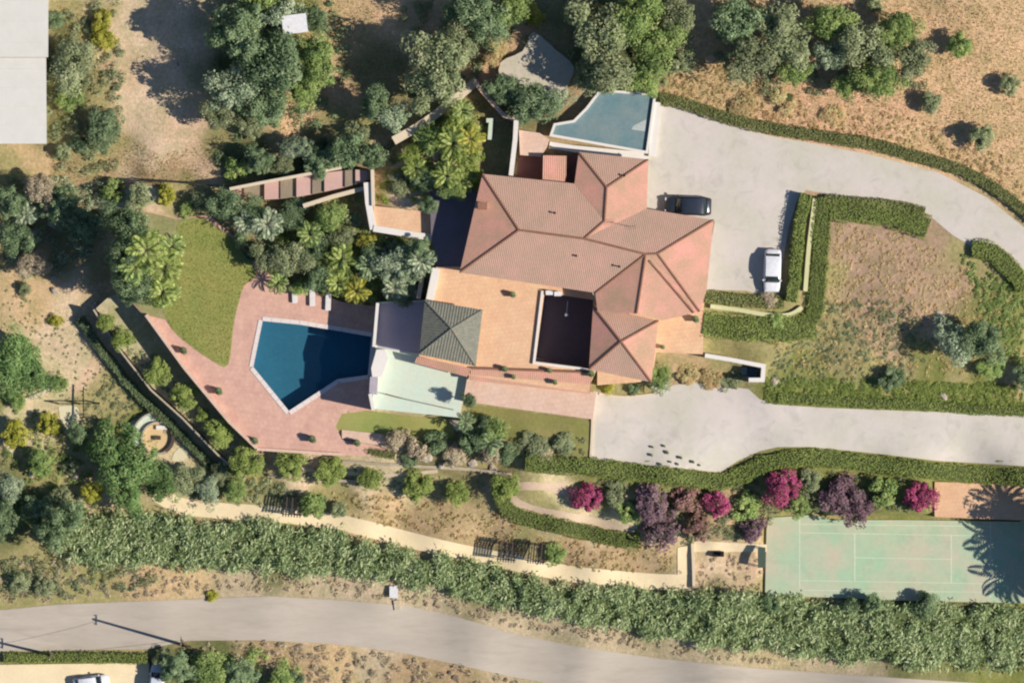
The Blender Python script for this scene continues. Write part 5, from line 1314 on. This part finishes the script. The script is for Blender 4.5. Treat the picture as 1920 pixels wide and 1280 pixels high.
for a in ((276,470,46,7.5,'largest palm at the north of the west group','bright'), (310,500,38,5.5,'palm of the west group leaning over the lawn','bright'), (256,500,38,7.2,'palm of the west group on the shadow side','mid'), (304,548,32,5,'low palm at the south of the west group','bright'), (322,462,30,3.2,'palm at the lawn side of the west group','mid'),
          (500,420,34,3.2,'blue green palm in the centre garden','blue'), (462,418,28,3.0,'palm next to the walkway start','blue'), (640,486,34,3.2,'palm in the middle of the centre garden','bright'), (580,440,28,3.0,'palm in the shade of the centre garden','mid'), (668,546,30,2.6,'bright yellow green palm at the lounger corner','yellow'), (632,530,28,2.4,'palm beside the bright yellow green one','bright'),
          (790,490,30,2.6,'pale palm west of the patio wall','blue'), (740,540,30,2.8,'palm above the shaded terrace','blue'), (690,500,28,3.2,'dark palm in the shade below the landing','dark'), (520,530,24,1.8,'low palm near the pink steps','mid'),
          (850,270,38,3.4,'bright palm in the lush garden, middle one','bright'), (882,262,32,3.2,'bright palm in the lush garden by the hooked wall','yellow'), (838,330,32,3.0,'bright palm in the lush garden, southern one','bright'), (866,340,28,2.8,'palm nearest the villa roof corner','bright'), (780,316,28,1.9,'palm at the west of the lush garden','bright'), (866,208,26,2.8,'palm at the north tip of the lush garden','mid'),
          (96,392,30,3.6,'palm among the dark far left trees','dark'), (44,400,28,3.2,'palm at the far left beside the boulder','blue'), (920,830,28,2.6,'dark palm by the rockery','dark'), (872,790,22,2.0,'small palm at the corner of the strip lawn','dark'),
          (2012,1034,66,5.0,'large palm beyond the right edge shading the green court','dark'), (1990,1100,56,5,'palm beyond the right edge low beside the court','dark'), (2000,966,50,5,'palm at the right edge over the peach sports terrace','dark'), (1238,722,22,1.6,'low pale palm beside the lower driveway','blue')):
    palm(a[0], a[1], a[2], a[3], a[4], a[5])

# ================================================================== UNCOUNTABLE GROWTH
mass('cane_thicket', [(70,1000),(140,978),(300,968),(420,984),(520,984),(620,1000),(760,1034),(900,1062),(1050,1100),(1200,1110),(1420,1120),(1560,1136),(1925,1144),(2000,1150),(2000,1262),(1925,1256),(1700,1250),(1500,1232),(1380,1222),(1240,1196),(1100,1168),(1000,1150),(900,1128),(780,1102),(660,1080),(540,1076),(400,1072),(260,1062),(130,1052),(70,1030)],
     900, .4, 1.0, 105, .58, 'cane', 'dense belt of green canes between the garden and the road', 3, cane=True, lw=.26)
bed = drape('cane_litter', [(110,1000),(150,988),(300,978),(420,994),(520,994),(620,1010),(760,1044),(900,1072),(1050,1108),(1200,1118),(1420,1130),(1560,1146),(1925,1154),(1925,1248),(1700,1240),(1500,1222),(1380,1212),(1240,1186),(1100,1158),(1000,1140),(900,1118),(780,1092),(660,1070),(540,1066),(400,1062),(260,1052),(140,1040)], .7, mat('green_litter', (104, 118, 70), var=.35, big=1.2, fine=5, bump=1.0, second=(84, 96, 58)))
tag(bed, 'green litter and stems inside the cane belt', 'undergrowth', None, 'stuff')
mass('verge_scrub', [(-60,1052),(100,1050),(260,1068),(420,1080),(640,1086),(780,1106),(900,1132),(1100,1174),(1240,1202),(1400,1230),(1500,1250),(1300,1234),(1100,1204),(960,1176),(860,1150),(700,1124),(500,1112),(200,1122),(-60,1136)],
     480, .15, .4, 22, .22, 'grey', 'low dry scrub on the verge between canes and road', 4)
mass('verge_scrub', [(0,1050),(110,1046),(260,1064),(300,1100),(150,1120),(0,1130)], 120, .25, .6, 40, .22, 'olive', 'olive scrub on the verge at the lower left corner', 14)
mass('roadside_scrub', [(350,1212),(480,1208),(640,1220),(760,1236),(900,1262),(980,1282),(980,1330),(350,1330)], 260, .2, .6, 36, .24, 'grey', 'scrub south of the road', 5)
mass('roadside_scrub', [(350,1226),(470,1220),(560,1250),(560,1330),(350,1330)], 70, .4, .8, 60, .26, 'mid', 'green growth south of the road', 6)
mass('ground_scrub', [(80,0),(215,0),(230,120),(215,320),(90,330)], 150, .3, .8, 50, .26, 'olive', 'scrub between the warehouse and the dirt track', 7)
mass('ground_scrub', [(400,0),(640,0),(660,160),(620,240),(420,250),(400,160)], 130, .4, .9, 55, .28, 'dark', 'shrubby undergrowth below the upper left trees', 8)
mass('ground_scrub', [(400,258),(730,258),(740,300),(700,318),(600,318),(480,340),(400,330)], 100, .3, .7, 45, .26, 'dark', 'dark undergrowth north of the slab walkway', 9)
mass('ground_scrub', [(1060,0),(1300,0),(1300,130),(1220,168),(1120,165),(1070,120)], 120, .4, .9, 55, .28, 'olive', 'undergrowth below the top middle trees', 10)
mass('ground_scrub', [(1340,0),(1500,0),(1600,40),(1740,60),(1740,160),(1650,196),(1560,180),(1400,170),(1340,120)], 130, .4, .9, 55, .28, 'olive', 'undergrowth below the top right grove', 11)
mass('ground_scrub', [(0,330),(120,334),(210,350),(200,420),(150,500),(60,520),(0,500)], 110, .4, .9, 55, .26, 'blue', 'undergrowth of the far left group', 12)
mass('ground_scrub', [(740,0),(1020,0),(1010,60),(900,140),(860,170),(740,250),(700,220),(780,100)], 110, .3, .8, 50, .26, 'olive', 'undergrowth along the diagonal wall', 13)
mass('garden_cover', [(450,390),(560,390),(680,360),(690,430),(800,450),(800,500),(780,560),(700,566),(640,560),(530,522),(490,500),(450,440)], 260, .25, .7, 45, .22, 'mid', 'mixed ground cover of the centre garden', 15)
mass('garden_cover', [(750,270),(880,170),(920,240),(905,330),(870,380),(810,380),(705,380),(705,320)], 150, .2, .55, 42, .2, 'bright', 'leafy ground cover of the lush garden', 16)
mass('slope_scrub', [(1120,900),(1440,890),(1700,886),(1750,900),(1740,960),(1560,960),(1460,960),(1420,1010),(1280,1020),(1210,1010),(1190,970),(1120,940)], 330, .25, .65, 45, .22, 'olive', 'shrubby cover of the flowering slope', 17)
mass('slope_scrub', [(560,920),(930,950),(1000,1010),(1180,1024),(1262,1024),(1262,1074),(1120,1074),(1060,1060),(900,1020),(740,990),(640,966),(560,950)], 420, .12, .32, 16, .2, 'dry', 'dry slope plants above the sand path', 18)
mass('slope_scrub', [(1270,1070),(1320,1040),(1430,1040),(1430,1116),(1310,1112)], 60, .15, .35, 22, .2, 'grey', 'dry weeds between path and court', 31)
mass('slope_scrub', [(330,890),(500,900),(560,920),(560,950),(480,950),(340,930)], 90, .25, .55, 42, .22, 'olive', 'mixed cover above the west end of the sand path', 19)
mass('dry_field_scrub', [(1240,120),(1330,110),(1500,190),(1700,220),(1900,300),(1925,370),(1800,300),(1640,262),(1440,226),(1300,190),(1240,170)], 300, .12, .38, 22, .2, 'dry', 'dry brush along the outside of the driveway hedge', 20)
mass('dry_garden_scrub', [(1560,420),(1700,440),(1820,500),(1900,560),(1925,700),(1700,710),(1480,700),(1440,640),(1530,600)], 1400, .1, .32, 13, .16, 'dry', 'dry weeds covering the oval garden', 21)
mass('dry_garden_scrub', [(1540,560),(1700,560),(1760,650),(1700,720),(1440,720),(1460,640)], 420, .12, .4, 22, .2, 'olive', 'greenish weeds in the oval garden', 22)
mass('dry_garden_scrub', [(1800,470),(1925,560),(1925,690),(1850,660),(1830,560)], 300, .15, .45, 30, .2, 'mid', 'green weeds at the east of the oval garden', 23)
mass('green_strip', [(1440,710),(1700,716),(1925,722),(1925,778),(1700,766),(1440,752)], 620, .2, .5, 40, .19, 'hedge', 'green plants on the bank above the lower driveway', 24)
mass('lawn_weeds', [(940,830),(1100,820),(1106,856),(1000,858),(940,856)], 90, .12, .3, 22, .18, 'olive', 'weeds in the lower garden lawn', 25)
mass('far_left_weeds', [(0,540),(130,600),(200,700),(220,780),(150,760),(60,740),(100,680),(0,620)], 150, .08, .22, 12, .16, 'olive', 'sparse weeds on the dry left slope', 26)
mass('far_left_weeds', [(190,700),(280,760),(230,800),(180,840),(150,770)], 80, .15, .4, 26, .18, 'olive', 'weeds beside the lower terrace wall', 27)
mass('lower_left_cover', [(0,760),(160,800),(180,960),(60,1000),(0,1000)], 140, .25, .6, 42, .22, 'mid', 'green cover under the lower left bushes', 28)
mass('terrace_weeds', [(200,600),(270,640),(400,790),(470,860),(440,880),(350,790),(215,650)], 130, .12, .35, 24, .16, 'olive', 'weeds on the lower terrace', 29, zof=-7.3)
mass('south_row_weeds', [(500,870),(700,880),(900,900),(920,940),(700,920),(500,900)], 160, .12, .3, 20, .16, 'olive', 'weeds between the south row of round trees', 30)

def grass(name, poly, n, h, m, label, seed, zf=None, w=.035):
    r = np.random.default_rng(seed); P = [XY(p) for p in poly]
    xs = [p[0] for p in P]; ys = [p[1] for p in P]; x = r.uniform(min(xs), max(xs), n * 4); y = r.uniform(min(ys), max(ys), n * 4)
    k = inside(P, x, y)
    for zp, zt in ZONES:
        if zf is None: k &= ~inside(zp, x, y)
    x = x[k][:n]; y = y[k][:n]; n = len(x)
    z = height(x, y) if zf is None else np.full(n, zf)
    hh = h * (.5 + r.random(n)); T = unit(np.stack([r.normal(0, .6, n), r.normal(0, .6, n), np.ones(n)], 1))
    Pt = np.stack([x, y, z], 1) + T * hh[:, None] * .45
    Nn = unit(np.cross(T, r.normal(size=(n, 3))))
    V = leaf_quads(Pt, Nn, hh, w * (.7 + r.random(n)), r, T)
    tag(link(name, quad_mesh(name, V, r.random(n), LM[m])), label, 'grass', None, 'stuff')
grass('dry_grass', [(1230,0),(1925,0),(1925,380),(1800,300),(1640,262),(1440,230),(1240,175)], 26000, .2, 'dry', 'dry grass of the hillside field', 40, w=.07)
grass('dry_grass', [(90,0),(205,0),(215,240),(300,290),(420,250),(420,340),(90,340)], 6000, .2, 'dry', 'dry grass beside the dirt track', 41, w=.07)
grass('dry_grass', [(520,0),(960,0),(960,240),(520,320)], 9000, .2, 'dry', 'dry grass in the sandy clearing', 42, w=.07)
grass('lawn_grass', [(330,424),(352,412),(378,408),(398,420),(440,452),(474,500),(478,518),(456,536),(446,566),(436,610),(426,684),(396,676),(345,640),(312,604),(306,560),(324,500)], 16000, .1, 'grass', 'short blades of the kidney shaped lawn', 43, zf=-4.94, w=.05)
